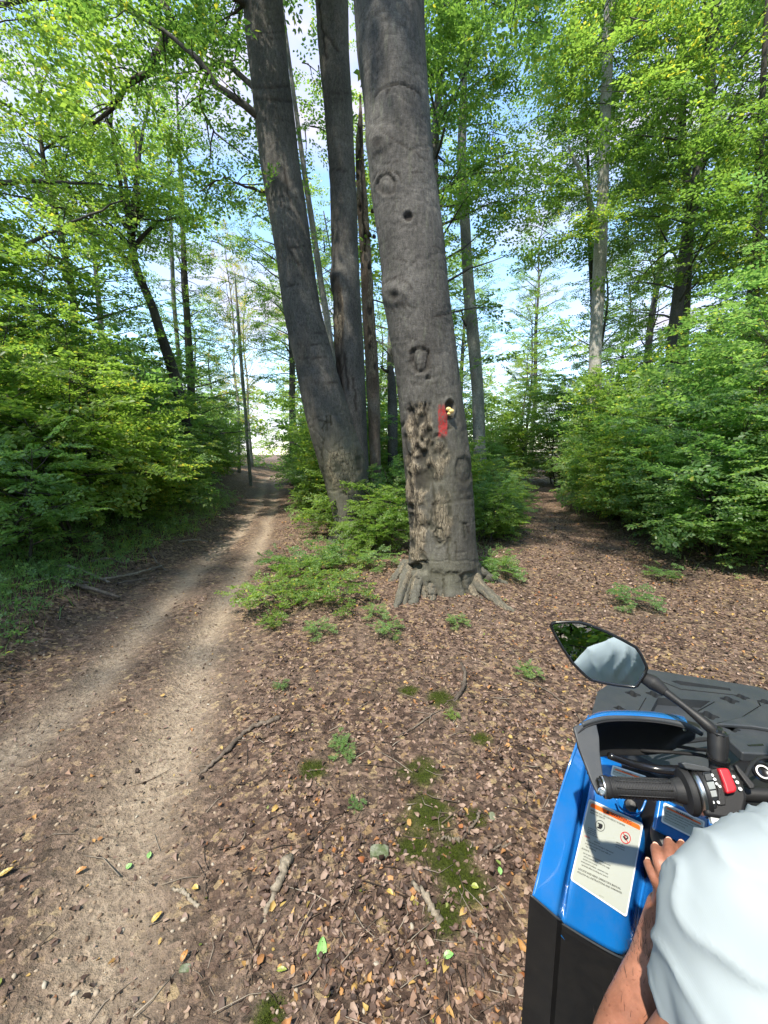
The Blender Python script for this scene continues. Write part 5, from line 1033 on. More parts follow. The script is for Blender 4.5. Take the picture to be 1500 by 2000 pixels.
def bar_(parent, c, d, w_, nrm, material, name='pictogram_stroke'):
    c, d = np.array(c), np.array(d); s_ = np.cross(nrm, d); s_ /= np.linalg.norm(s_); V = np.array([c - s_ * w_, c + s_ * w_, c + d + s_ * w_, c + d - s_ * w_]) + nrm * .0025; return link(name, npmesh(name, V, np.array([[0, 1, 2, 3]])), M[material], parent)
c1, c2_ = PL_(.28, .245, 0), PL_(.74, .235, 0)
ring_(base, c1, uL, vL, nL, .0095, .0105, 'ink'); ring_(base, c1 + uL * .001, uL, vL, nL, .0, .0045, 'ink', 'rider_pictogram'); bar_(base, c1 - uL * .005 - vL * .005, uL * .009 + vL * .001, .0016, nL, 'ink'); bar_(base, c1 - uL * .006 + vL * .003, uL * .011, .0011, nL, 'ink')
ring_(base, c2_, uL, vL, nL, .0095, .0112, 'redink'); bar_(base, c2_ - uL * .007 + vL * .007, uL * .014 - vL * .014, .0008, nL, 'redink'); bar_(base, c2_ - uL * .005 + vL * .001, uL * .006 - vL * .004, .0016, nL, 'ink'); bar_(base, c2_ + uL * .001 - vL * .004, uL * .004 + vL * .007, .0014, nL, 'ink'); bar_(base, c2_ - uL * .003 + vL * .004, uL * .007, .001, nL, 'ink')
tri = [PL_(.33, .074, .0026), PL_(.39, .074, .0026), PL_(.36, .030, .0026)]; me = bpy.data.meshes.new('alert_triangle'); me.from_pydata([tuple(p) for p in tri], [], [(0, 1, 2)]); link('alert_triangle', me, M['ink'], base)
# small label on the tank side, and the one peeping above the grip
pA, pB, pD = T3(1296, 1567, .765), T3(1376, 1604, .745), T3(1290, 1605, .748); n2 = np.cross(pB - pA, pD - pA); n2 /= np.linalg.norm(n2); n2 = -n2 if n2[1] > 0 else n2; pC = onplane(1371, 1646, pA, n2)
ln2 = [(.30, .22, 'WARNING', .20, 'ink', 'LEFT', .012), (.08, .40, 'NEVER CARRY MORE THAN ONE PASSENGER.', .105, 'ink', 'LEFT', .01), (.06, .52, 'Passengers can affect balance and steering', .092, 'ink', 'LEFT', .01), (.08, .64, 'and increase risk of losing control.', .092, 'ink', 'LEFT', .01), (.08, .78, 'Read the manual before riding.', .092, 'ink', 'LEFT', .01)]
sticker([pA, pB, pC, pD], n2, .003, Q0, .08, [(a, b_, c_, d_ * .85, e_, f_2, g2) for a, b_, c_, d_, e_, f_2, g2 in ln2], band=.25)
slab('label_backing', [p - n2 * .0 for p in (pA + (pA - pB) * .12 + (pA - pD) * .25, pB + (pB - pA) * .12 + (pB - pC) * .25, pC + (pC - pD) * .12 + (pC - pB) * .5, pD + (pD - pC) * .12 + (pD - pA) * .5)], -.012, n2, 'blue', Q0, .004)
pA, pB, pD, pC = T3(1196, 1494, .925), T3(1262, 1516, .905), T3(1192, 1514, .915), T3(1258, 1538, .895); n3 = np.cross(pB - pA, pD - pA); n3 /= np.linalg.norm(n3); n3 = -n3 if n3[1] > 0 else n3
sticker([pA, pB, pC, pD], n3, .003, Q0, .07, [(.3, .33, 'CAUTION', .20, 'ink', 'LEFT', .01), (.06, .6, 'See operator manual', .14, 'ink', 'LEFT', .01)], band=.36)
# socket cap under the grip, in a recessed surround
cc = T3(1232, 1572, .862); dn = np.array(ray(1232, 1572)[:]); dn /= -np.linalg.norm(dn)
lathe('socket_cap', cc - dn * .005, dn, [(-.01, .013), (.012, .013), (.016, .010), (.018, .0)], 'black', Q0, 8)
tubeo('socket_surround', [T3(1204, 1560, .868), T3(1212, 1578, .864), T3(1236, 1592, .858), T3(1252, 1584, .860), T3(1262, 1562, .868)], .0022, 'blue', Q0, 8)
# filler cap by the hand
fc = T3(1322, 1640, .745); nf = np.array([-.15, -.55, .82]); nf /= np.linalg.norm(nf)
lathe('fuel_cap', fc, nf, [(-.02, .038), (.006, .038), (.012, .034), (.014, .026), (.011, .020), (.011, 0)], 'black', Q0, 28)
# --- handlebar with grip
g0, g1 = T3(1178, 1537, .672), T3(1342, 1545, .645); gd = (g1 - g0) / np.linalg.norm(g1 - g0); hb = Q0
tubeo('handlebar', [g0 + gd * .01, g1 + gd * .16, g1 + gd * .30 + [0, .03, -.03], q3(.0, .12, 1.11), q3(-.04, .30, 1.14), q3(-.06, .42, 1.15)], .011, 'black', hb)
prof = [(0, .0), (0, .0125), (.002, .0165), (.006, .0168)]
Lg = np.linalg.norm(g1 - g0); k = 0
for s_ in np.arange(.010, Lg - .02, .0048): prof += [(s_, .0155), (s_ + .0008, .0148), (s_ + .0026, .0148), (s_ + .0034, .0155)]
prof += [(Lg - .018, .0165), (Lg - .008, .019), (Lg - .005, .031), (Lg - .001, .0335), (Lg + .003, .0335), (Lg + .005, .031), (Lg + .006, .018)]
grip = lathe('grip', g0, gd, prof, 'rubber', hb, 36)
for a_ in range(9):      # raised ribs running along the grip
    th = a_ * 2 * math.pi / 9; A_ = np.cross(gd, [0, 0, 1.]); A_ /= np.linalg.norm(A_); B_ = np.cross(gd, A_); off = (A_ * math.cos(th) + B_ * math.sin(th)) * .0152
    if a_ in (4, 5, 6, 7, 8, 0): tubeo('grip_rib', [g0 + gd * .018 + off, g0 + gd * (Lg - .024) + off], .0012, 'rubber', grip, 5)
lathe('bar_end', g0 - gd * .010, gd, [(0, 0), (0, .009), (.003, .013), (.010, .013), (.011, .016), (.014, .016)], 'gloss', hb, 28)
lathe('bar_end_ring', g0 - gd * .002, gd, [(0, .0155), (.001, .0172), (.003, .0172), (.004, .0155)], 'metal', hb, 28)
# second grip on the far side
h0, h1 = q3(-.06, .42, 1.15), q3(-.02, .29, 1.14); hd = (h1 - h0) / np.linalg.norm(h1 - h0); lathe('grip', h0, hd, [(0, 0), (0, .0165), (.11, .016), (.118, .03), (.124, .03), (.126, .012)], 'rubber', hb, 24)
# --- switch housing
u = gd; nn = -np.array(ray(1400, 1540)[:]); nn -= u * nn.dot(u); nn /= np.linalg.norm(nn); vv = np.cross(nn, u)
if vv[2] < 0: vv = -vv
def hp(px, py, off=0.0): return onplane(px, py, g1 + nn * .024, nn, off)
lathe('housing_ring', g1 + gd * .007, gd, [(0, .012), (0, .030), (.003, .033), (.008, .033), (.010, .030)], 'metal', hb, 28)
lathe('housing_collar', g1 + gd * .012, gd, [(0, .010), (0, .031), (.004, .035), (.008, .035), (.009, .030), (.010, .012)], 'black', hb, 28)
hs = slab('switch_housing', [hp(1366, 1503), hp(1420, 1498), hp(1450, 1515), hp(1462, 1560), hp(1455, 1592), hp(1420, 1602), hp(1380, 1596), hp(1368, 1560)], -.05, nn, 'black', hb, .006)
slab('switch_panel', [hp(1372, 1508, .002), hp(1388, 1505, .002), hp(1404, 1560, .002), hp(1400, 1580, .002), hp(1382, 1578, .002)], -.006, nn, 'gloss', hb, .0015)
slab('button', [hp(1376, 1512, .005), hp(1390, 1510, .005), hp(1394, 1524, .005), hp(1380, 1526, .005)], -.008, nn, 'grey', hb, .001)
slab('button', [hp(1380, 1528, .006), hp(1395, 1526, .006), hp(1399, 1541, .006), hp(1384, 1543, .006)], -.008, nn, 'button', hb, .001)
slab('button', [hp(1384, 1545, .004), hp(1399, 1543, .004), hp(1402, 1556, .004), hp(1387, 1558, .004)], -.008, nn, 'button', hb, .001)
slab('icon_strip', [hp(1388, 1503, .003), hp(1404, 1501, .003), hp(1414, 1530, .003), hp(1418, 1572, .003), hp(1404, 1574, .003), hp(1403, 1545, .003)], -.006, nn, 'black', hb, .001)
slab('kill_switch', [hp(1402, 1500, .010), hp(1424, 1500, .010), hp(1441, 1540, .012), hp(1438, 1548, .012), hp(1420, 1552, .012), hp(1414, 1530, .012)], -.014, nn, 'red', hb, .0035)
for (a, b_, s_) in ((1391, 1514, .0022), (1396, 1522, .0022), (1400, 1531, .002), (1406, 1536, .002), (1433, 1517, .0022), (1440, 1528, .0024), (1446, 1541, .0026), (1393, 1567, .002), (1403, 1567, .002)): lathe('icon', hp(a, b_, .0045), nn, [(0, s_), (.0004, s_ * .9), (.0005, 0)], 'white', hb, 10)
slab('choke_lever', [hp(1434, 1493, .006), hp(1440, 1492, .006), hp(1475, 1532, .010), hp(1476, 1540, .012), hp(1466, 1542, .012), hp(1440, 1506, .006)], -.010, nn, 'black', hb, .003)
slab('lens', [hp(1386, 1590, -.004), hp(1412, 1590, -.004), hp(1416, 1606, -.006), hp(1392, 1610, -.006)], -.01, nn, 'lens', hb, .001)
slab('lever_clamp', [hp(1330, 1490, .004), hp(1338, 1488, .004), hp(1378, 1496, .004), hp(1392, 1503, .004), hp(1386, 1508, .004), hp(1340, 1502, .002)], -.02, nn, 'grey', hb, .002)
tubeo('brake_lever', [T3(1372, 1508, .66), T3(1335, 1506, .70), T3(1285, 1503, .725), T3(1235, 1492, .735), T3(1190, 1476, .73)], [.009, .009, .0075, .0065, .006], 'gloss', hb, 12)
for i, pts in enumerate(([T3(1420, 1510, .68), T3(1380, 1478, .74), T3(1320, 1470, .78), T3(1250, 1462, .84), T3(1420, 1440, .95)], [T3(1430, 1505, .68), T3(1400, 1470, .74), T3(1350, 1462, .80), T3(1290, 1448, .88), T3(1440, 1440, .95)], [T3(1450, 1530, .66), T3(1470, 1490, .70), T3(1500, 1480, .76), T3(1540, 1500, .85)])):
    tubeo('cable', pts, .0032, 'rubber', hb, 8, 40)
# --- hand guard
gp = [(1121, 1424, .742), (1136, 1412, .748), (1154, 1405, .752), (1182, 1399, .758), (1215, 1398, .760), (1250, 1399, .762), (1285, 1402, .758), (1320, 1408, .752), (1346, 1416, .745), (1372, 1428, .735)]
prof_o = [(-.002, -.010), (.000, .000), (.010, .001), (.032, -.008), (.052, -.026), (.060, -.055), (.055, -.095), (.045, -.112)]
hid = [1., 1., 1., 1, 1, 1, .95, .85, .6, .4]
V = np.array([[T3(*p) + np.array([0, 1, 0]) * a * (1.0 if i > 1 else .5 + .25 * i) + np.array([0, 0, 1]) * z_ * hid[i] + np.array([a * .55 + (.012 if i < 2 else 0) * (a > .01), 0, 0]) for a, z_ in prof_o] for i, p in enumerate(gp)])
def gridmesh(name, G, material, parent, thick, sub=2, off=-1):
    m_, n_ = G.shape[:2]; i, j = np.meshgrid(np.arange(m_ - 1), np.arange(n_ - 1), indexing='ij'); Q = np.stack([i * n_ + j, (i + 1) * n_ + j, (i + 1) * n_ + j + 1, i * n_ + j + 1], -1).reshape(-1, 4)
    o = link(name, npmesh(name, G.reshape(-1, 3), Q, True), M[material], parent); md = o.modifiers.new('t', 'SOLIDIFY'); md.thickness = thick; md.offset = off; md = o.modifiers.new('s', 'SUBSURF'); md.levels = md.render_levels = sub; return o
gridmesh('hand_guard', V[:9, 1:], 'blue', hb, .003)
Vi = V[:, 1:].copy(); Vi[:, :, 1] -= .0075; Vi[:, :, 2] -= .0045; gridmesh('guard_liner', Vi, 'black', hb, .003)
rim = [T3(a, b_ + 4, t_) for a, b_, t_ in gp]; tubeo('guard_rim', rim[1:], [.0042, .0045, .0045, .0042, .0045, .006, .006], 'grey', hb, 10, 40)
gl = bmesh.new(); ct_out = [(1120, 1420, .744), (1142, 1409, .750), (1165, 1408, .753), (1171, 1440, .735), (1173, 1470, .715), (1178, 1510, .690), (1188, 1545, .672), (1183, 1556, .668), (1168, 1552, .668), (1158, 1530, .678), (1146, 1500, .695), (1132, 1460, .722)]
slab('guard_strut', [T3(*p) for p in ct_out], -.008, np.array([0, -.75, .66]), 'grey', hb, .003)
lathe('strut_bolt', T3(1176, 1546, .655), np.array([-.5, -.7, .5]), [(0, .006), (.002, .006), (.003, .004), (.001, .003), (.001, 0)], 'metal', hb, 14)
lathe('guard_screw', T3(1337, 1425, .75), np.array([-.2, -.8, .5]), [(0, .003), (.001, .003), (.0015, 0)], 'metal', hb, 12)
# --- mirror: mount, stalk, housing, rim and glass
tubeo('mirror_mount', [T3(1401, 1545, .665), T3(1402, 1500, .675), T3(1402, 1460, .685), T3(1402, 1432, .692)], [.014, .012, .0145, .0145], 'black', hb, 20)
lathe('mount_nut', T3(1402, 1433, .690), np.array([0, .05, 1.]), [(0, .013), (.004, .013), (.006, .009), (.010, .007), (.011, 0)], 'gloss', hb, 8)
lathe('mount_collar', T3(1402, 1484, .676), np.array([0, .05, 1.]), [(0, .012), (0, .016), (.006, .016), (.006, .012)], 'gloss', hb, 24)
mc = T3(1168, 1275, .80)
tubeo('mirror_stalk', [T3(1398, 1432, .692), T3(1380, 1415, .70), T3(1340, 1382, .725), T3(1295, 1348, .76), T3(1272, 1330, .775)], [.010, .0095, .0065, .008, .012], 'black', hb, 16)
tubeo('stalk_boot', [T3(1300, 1352, .757), T3(1276, 1334, .772), T3(1250, 1320, .79)], [.009, .0145, .010], 'rubber', hb, 14)
tgt = np.array([.40, .32, 1.235]); eye = np.array([0, 0, CH]); a1 = (tgt - mc) / np.linalg.norm(tgt - mc); a2 = (eye - mc) / np.linalg.norm(eye - mc); nm = a1 + a2; nm /= np.linalg.norm(nm)
mo = [(1074, 1221), (1078, 1215), (1086, 1214), (1110, 1213), (1132, 1214), (1150, 1219), (1180, 1231), (1215, 1248), (1242, 1263), (1252, 1277), (1262, 1298), (1264, 1304), (1258, 1318), (1244, 1339), (1238, 1342), (1205, 1338), (1172, 1332), (1155, 1328), (1143, 1320), (1118, 1295), (1098, 1266), (1084, 1242)]
MO = [onplane(a, b_, mc, nm) for a, b_ in mo]; cen = np.mean(MO, 0)
hsg = bmesh.new(); lv = []
for s_, d_ in ((1.0, .004), (1.005, -.002), (.97, -.014), (.85, -.024), (.5, -.030)): lv.append([hsg.verts.new(cen + (p - cen) * s_ + nm * d_) for p in MO])
n_ = len(MO)
for a in range(4):
    for k in range(n_): hsg.faces.new((lv[a][k], lv[a][(k + 1) % n_], lv[a + 1][(k + 1) % n_], lv[a + 1][k]))
hsg.faces.new(lv[4]); bme('mirror_housing', hsg, 'black', hb, True)
a = Acc(); P = [cen + (p - cen) * .985 + nm * .003 for p in MO]; P = np.array(P + P[:2]); a.tube(P, .0030, 8); link('mirror_rim', a.mesh('mirror_rim'), M['gloss'], hb)
me = bpy.data.meshes.new('mirror_glass'); me.from_pydata([tuple(cen + (p - cen) * .975 + nm * .0035) for p in MO], [], [list(range(n_))]); link('mirror_glass', me, M['mirror'], hb)
# --- front rack: thick moulded deck with clover holes and pockets
zr = 1.0
deck = [q3(.20, -.33, zr), q3(.30, -.325, zr), q3(.40, -.30, zr), q3(.575, -.185, zr), q3(.595, -.15, zr), q3(.60, .15, zr), q3(.575, .185, zr), q3(.40, .30, zr), q3(.30, .325, zr), q3(.20, .33, zr), q3(.13, .20, zr), q3(.13, -.20, zr)]
rack = slab('front_rack', deck, -.035, np.array([0, 0, 1.]), 'grey', Q0, 0)
cut = bmesh.new()
def prism(pts, z0, z1):
    a = [cut.verts.new((p[0], p[1], z0)) for p in pts]; c = [cut.verts.new((p[0], p[1], z1)) for p in pts]; fs = [cut.faces.new(a), cut.faces.new(c[::-1])]
    for i in range(len(a)): fs.append(cut.faces.new((a[i], c[i], c[(i + 1) % len(a)], a[(i + 1) % len(a)])))
def clover(px, py, r, cnt=3, zz=zr):
    c = np.array(atZ(px, py, zz)[:]); pts = []
    for k in range(36):
        a_ = k * 10; rr_ = r * .9 * (1 + .22 * math.cos(R(a_ * 4))); pts.append(c + FW * rr_ * .85 * math.sin(R(a_)) + RT * rr_ * math.cos(R(a_)))
    prism(pts, zr - .03 if cnt == 3 else zr - .012, zr + .02)
for c_ in ((1277, 1356, .019), (1236, 1355, .019), (1211, 1384, .015), (1197, 1393, .017), (1425, 1367, .021), (1449, 1361, .017), (1385, 1397, .021), (1430, 1423, .016), (1497, 1372, .019)): clover(*c_)
def pocket(pts, d_): prism([np.array(atZ(a, b_, zr)[:]) for a, b_ in pts], zr - d_, zr + .02)
pocket([(1268, 1394), (1285, 1362), (1388, 1369), (1352, 1395)], .024)
pocket([(1310, 1330), (1322, 1329), (1425, 1344), (1428, 1349), (1330, 1338)], .020)
for l_ in ([(1244, 1392), (1261, 1362), (1263, 1363), (1247, 1392)], [(1400, 1412), (1445, 1402), (1483, 1378), (1478, 1368), (1481, 1368), (1487, 1379), (1447, 1405), (1400, 1415)], [(1280, 1325), (1330, 1345), (1440, 1357), (1440, 1359), (1329, 1347), (1279, 1327)], [(1352, 1393), (1395, 1370), (1397, 1371), (1354, 1396)]): pocket(l_, .006)
me = bpy.data.meshes.new('cut'); bmesh.ops.recalc_face_normals(cut, faces=cut.faces); cut.to_mesh(me); cut.free(); co = bpy.data.objects.new('cut', me); COL.objects.link(co)
bpy.context.view_layer.update(); md = rack.modifiers.new('c', 'BOOLEAN'); md.object = co; md.operation = 'DIFFERENCE'; md.solver = 'EXACT'; md.use_self = True; bake(rack); bpy.data.objects.remove(co)
md = rack.modifiers.new('b', 'BEVEL'); md.width = .0022; md.segments = 2; md.angle_limit = R(40)
slab('rack_underside', [p * [1, 1, 0] + np.array([0, 0, zr - .036]) for p in deck], -.015, np.array([0, 0, 1.]), 'black', Q0, .002)
slab('rack_panel', [np.array(atZ(a, b_, zr)[:]) + [0, 0, .010] for a, b_ in ((1395, 1420), (1452, 1404), (1490, 1380), (1560, 1385), (1560, 1440), (1470, 1425))], -.011, np.array([0, 0, 1.]), 'grey', Q0, .004)
# instrument pod and the dark centre behind the bars
zp = 1.07
pod = [(1421, 1431), (1452, 1431), (1502, 1450), (1600, 1452), (1600, 1478), (1450, 1470), (1424, 1446)]
slab('instrument_pod', [np.array(atZ(a, b_, zp)[:]) for a, b_ in pod], -.022, np.array([0, 0, 1.]), 'grey', Q0, .004)
slab('pod_slot', [np.array(atZ(a, b_, zp)[:]) + [0, 0, .0008] for a, b_ in ((1459, 1455), (1490, 1453), (1492, 1457), (1463, 1458))], -.001, np.array([0, 0, 1.]), 'gloss', Q0, 0)
slab('bar_cover', [q3(-.06, -.10, 1.08), q3(.10, -.12, 1.05), q3(.16, -.06, 1.05), q3(.16, .14, 1.05), q3(.05, .16, 1.08), q3(-.06, .12, 1.08)], -.22, np.array([0, 0, 1.]), 'black', Q0, .012)
lathe('ignition_switch', T3(1490, 1508, .70), np.array([-.3, -.6, .7]), [(0, .016), (.006, .016), (.008, .013), (.006, .010), (.006, 0)], 'gloss', Q0, 24); lathe('ignition_ring', T3(1490, 1508, .695), np.array([-.3, -.6, .7]), [(.0, .010), (.003, .0105), (.003, .008)], 'metal', Q0, 24)
slab('front_cowl', [q3(.12, -.28, .965), q3(.40, -.28, .955), q3(.56, -.17, .95), q3(.56, .17, .95), q3(.40, .28, .955), q3(.12, .28, .965), q3(.0, .18, .99), q3(0.0, -.16, .99)], -.30, np.array([0, 0, 1.]), 'black', Q0, .02)
# --- rest of the machine
slab('seat', [q3(-.24, -.10, .93), q3(-.20, .10, .93), q3(-.50, .16, .90), q3(-1.15, .17, .98), q3(-1.15, -.17, .98), q3(-.50, -.16, .90)], -.12, np.array([0, 0, 1.]), 'rubber', Q0, .03)
slab('footwell', [q3(-.08, -.46, .38), q3(-.06, -.2, .38), q3(-.62, -.2, .38), q3(-.62, -.46, .38)], -.04, np.array([0, 0, 1.]), 'black', Q0, .01)
slab('footwell', [q3(-.62, .46, .38), q3(-.62, .2, .38), q3(-.06, .2, .38), q3(-.08, .46, .38)], -.04, np.array([0, 0, 1.]), 'black', Q0, .01)
slab('engine_cover', [q3(.35, -.17, .86), q3(.35, .17, .86), q3(-1.0, .17, .82), q3(-1.0, -.17, .82)], -.5, np.array([0, 0, 1.]), 'black', Q0, .02)
for s_ in (-1, 1):
    slab('rear_mudguard', [q3(-.58, s_ * .20, .84), q3(-.62, s_ * .50, .82), q3(-.85, s_ * .52, .86), q3(-1.2, s_ * .48, .80), q3(-1.25, s_ * .2, .84)][::s_], -.03, np.array([0, 0, 1.]), 'blue', Q0, .012)
slab('front_mudguard', [q3(.16, .22, .95), q3(.10, .46, .93), q3(-.12, .47, .85), q3(-.14, .22, .84)], -.03, np.array([0, 0, 1.]), 'blue', Q0, .01)
slab('bumper', [q3(.62, -.2, .8), q3(.66, -.16, .8), q3(.66, .16, .8), q3(.62, .2, .8)], -.25, np.array([0, 0, 1.]), 'black', Q0, .015)
def wheel(c, ax_, r=.30, w_=.22):
    t_ = lathe('wheel', c, ax_, [(-w_ / 2 + .02, r * .55), (-w_ / 2, r * .7), (-w_ / 2 + .015, r * .9), (-w_ / 2 + .05, r), (w_ / 2 - .05, r), (w_ / 2 - .015, r * .9), (w_ / 2, r * .7), (w_ / 2 - .02, r * .55)], 'rubber', Q0, 40)
    lathe('rim', c, ax_, [(-w_ / 2 + .03, r * .56), (-w_ / 2 + .02, r * .5), (-.02, r * .42), (-.02, .05), (-.05, .04), (-.05, 0), (-.05, 0), (.05, 0), (.05, .04), (.02, r * .42), (w_ / 2 - .02, r * .5), (w_ / 2 - .03, r * .56)], 'grey', t_, 32)
    a = Acc(); th = np.arange(22) * 2 * np.pi / 22; ref = np.array([0, 0, 1.]); A_ = np.cross(ax_, ref); A_ /= np.linalg.norm(A_); B_ = np.cross(ax_, A_)
    for i, q_ in enumerate(th):
        rd = A_ * math.cos(q_) + B_ * math.sin(q_); tg = -A_ * math.sin(q_) + B_ * math.cos(q_); s_ = 1 if i % 2 else -1; c0 = np.array(c) + rd * (r + .006) + np.array(ax_) * s_ * .045
        V = np.array([c0 + tg * a_ * .013 + np.array(ax_) * b_ * .05 + rd * d_ * .012 for a_ in (-1, 1) for b_ in (-1, 1) for d_ in (-1, 1)]); a.add(V, np.array([[0, 1, 3, 2], [4, 6, 7, 5], [0, 4, 5, 1], [2, 3, 7, 6], [0, 2, 6, 4], [1, 5, 7, 3]]))
    tr = link('tread', a.mesh('tread', False), M['rubber'], t_); tr['kind'] = 'stuff'
for f_1, r_1 in ((.50, -.22), (.50, .30), (-.88, -.40), (-.88, .40)):
    c = q3(f_1, r_1, 0); c[2] = hz(c[0], c[1]) + .30; wheel(c, RT)
# ================================================================ the rider
RD = empty('person', (q3(-.5, 0, 0)[0], q3(-.5, 0, 0)[1], .0), 'rider in a pale blue-white t-shirt and grey shorts resting the left hand on the tank', 'person')
def ball(acc, c, r, sc=(1, 1, 1)):
    b = bmesh.new(); bmesh.ops.create_icosphere(b, subdivisions=3, radius=1); V = np.array([x.co[:] for x in b.verts]); Tt = np.array([[x.index for x in f.verts] for f in b.faces]); b.free(); acc.add(V * r * np.array(sc) + np.array(c), None, Tt)
def blob(name, chains, voxel, material, parent, smooth=6, n=20, ext=None):
    a = Acc()
    for pts, rad in chains:
        P = spline(pts, 8 * len(pts)); rr = spline(np.array(rad)[:, None] * [1, 1, 1], 8 * len(pts))[:, 0]; a.tube(P, rr, n); ball(a, P[0], rr[0]); ball(a, P[-1], rr[-1])
    for e_ in ext or []: ball(a, *e_)
    me = a.mesh(name); o = link(name, me, M[material], parent); md = o.modifiers.new('r', 'REMESH'); md.mode = 'VOXEL'; md.voxel_size = voxel; md.use_smooth_shade = True
    md = o.modifiers.new('s', 'SMOOTH'); md.iterations = smooth; md.factor = .5; bake(o); return o
E_ = T3(1180, 2270, .47); W_ = T3(1299, 1782, .645); S_ = np.array([.475, .355, 1.20]); nk = np.array([.66, .36, 1.33])
hipL, hipR = q3(-.55, -.10, .95), q3(-.55, .10, .95); knL = np.array([.478, .535, .86]); ftL = q3(-.25, -.32, .45); knR = q3(-.10, .30, .88); ftR = q3(-.25, .33, .45); SR = S_ + RT * .38 + [0, 0, .02]; ER = q3(-.28, .42, 1.02); WR = q3(-.06, .36, 1.16)
hd_ = nk + np.array([.06, .10, .19])
chains = [([hipL, q3(-.5, 0, 1.02), q3(-.36, 0, 1.16), nk - [0, 0, .04], nk + [.02, .03, .05]], [.12, .135, .14, .075, .058]), ([hipR, q3(-.5, 0, 1.0)], [.12, .12]),
 ([S_ + RT * .06, S_, S_ * .5 + E_ * .5, E_], [.07, .062, .048, .036]), ([E_, E_ * .6 + W_ * .4 + [-.026, -.012, .004], W_ * .75 + E_ * .25, W_], [.036, .036, .030, .0245]),
 ([SR - RT * .06, SR, (SR + ER) / 2, ER], [.07, .06, .05, .042]), ([ER, (ER + WR) / 2, WR], [.042, .04, .027]),
 ([hipL, (hipL + knL) / 2, knL], [.105, .085, .054]), ([knL, (knL + ftL) / 2 + [0, -.015, 0], ftL + [0, 0, .03]], [.054, .052, .036]), ([hipR, (hipR + knR) / 2, knR], [.105, .088, .060]), ([knR, (knR + ftR) / 2, ftR + [0, 0, .03]], [.060, .052, .036])]
ext = [(hd_, 1.0, (.078, .095, .115)), (hd_ + FW * .10 + [0, 0, -.01], 1.0, (.012, .018, .022)), (hd_ + FW * .055 + [0, 0, -.075], 1.0, (.045, .04, .035))]
for s_ in (-1, 1): ext.append((hd_ + RT * s_ * .08, 1.0, (.012, .02, .03)))
# fingers: knuckle, joint, joint, tip
def FP(*l): return [T3(*p) for p in l]
fing = [(FP((1299, 1782, .645), (1293, 1742, .632), (1281, 1716, .628), (1273, 1700, .636), (1267, 1688, .648)), [.021, .0125, .0098, .0088, .0078]),
        (FP((1300, 1780, .645), (1303, 1732, .628), (1294, 1702, .622), (1286, 1678, .630), (1281, 1658, .650)), [.021, .0135, .0105, .0094, .0082]),
        (FP((1303, 1780, .645), (1316, 1728, .624), (1313, 1695, .617), (1309, 1668, .628), (1307, 1648, .650)), [.021, .014, .0110, .0098, .0085]),
        (FP((1305, 1782, .645), (1332, 1730, .624), (1335, 1698, .618), (1334, 1672, .630), (1332, 1653, .652)), [.021, .014, .0110, .0098, .0085]),
        (FP((1308, 1785, .645), (1342, 1758, .628), (1358, 1732, .628), (1364, 1710, .640)), [.021, .015, .012, .0095])]
rf = [([WR, WR + [.02, .03, .01], WR + FW * .06 + RT * k * .02 + [0, 0, .0], WR + FW * .085 + RT * k * .02 + [0, 0, -.02], WR + FW * .07 + RT * k * .02 + [0, 0, -.045]], [.022, .02, .010, .009, .008]) for k in (-1.5, -.5, .5, 1.5)]
main = blob('body', chains, .009, 'skin', RD, 5, ext=ext); hnd = blob('hand', fing + [([E_ * .3 + W_ * .7, W_], [.0305, .0262])], .0027, 'skin', RD, 4, 16); hn2 = blob('hand', rf, .004, 'skin', RD, 3, 12)
b = bmesh.new()
for o in (main, hnd, hn2): b.from_mesh(o.data)
b.to_mesh(main.data); b.free(); bpy.data.objects.remove(hnd); bpy.data.objects.remove(hn2)
main.data.polygons.foreach_set('use_smooth', np.ones(len(main.data.polygons), bool))
for i, (pts, rad) in enumerate(fing[:4]):
    tp_, d_ = pts[-1], pts[-1] - pts[-2]; d_ /= np.linalg.norm(d_); up_ = np.cross(np.array([1., 0, 0]), d_); up_ = up_ if up_[2] > 0 else -up_; up_ /= np.linalg.norm(up_); sd2 = np.cross(d_, up_)
    th = np.linspace(0, 2 * np.pi, 14, endpoint=False); V = np.array([tp_ + d_ * (.0045 * math.cos(a_) + .001) + sd2 * .0042 * math.sin(a_) + up_ * (rad[-1] - .0006 - .0011 * math.sin(a_) ** 2) for a_ in th]); me = bpy.data.meshes.new('fingernail'); me.from_pydata([tuple(v) for v in V], [], [list(range(14))])
    link('fingernail', me, plain('nail%d' % i, (.60, .36, .28), .3), RD)
# eyes, mouth, hair
for s_ in (-1, 1): lathe('eye', hd_ + FW * .088 + RT * s_ * .032 + [0, 0, .012], FW, [(0, .012), (.004, .010), (.006, 0)], 'white', RD, 14); lathe('iris', hd_ + FW * .0925 + RT * s_ * .032 + [0, 0, .012], FW, [(0, .005), (.002, 0)], 'gloss', RD, 12)
box('mouth', hd_ + FW * .094 + [0, 0, -.055], RT, np.array([0, 0, 1.]), FW, .045, .010, .008, 'redink', RD, .003)
ha = Acc(); ball(ha, hd_ + [-.008, -.014, .022], 1.0, (.084, .100, .108)); V = np.vstack(ha.V); V += (V - hd_) * (.05 * fbm(V[:, 0] * 60, V[:, 1] * 60, V[:, 2] * 60))[:, None]; k = (V - hd_) @ FW > .075; V[k] -= FW * .03; link('hair', npmesh('hair', V, ha.T[0], True), M['hair'], RD)
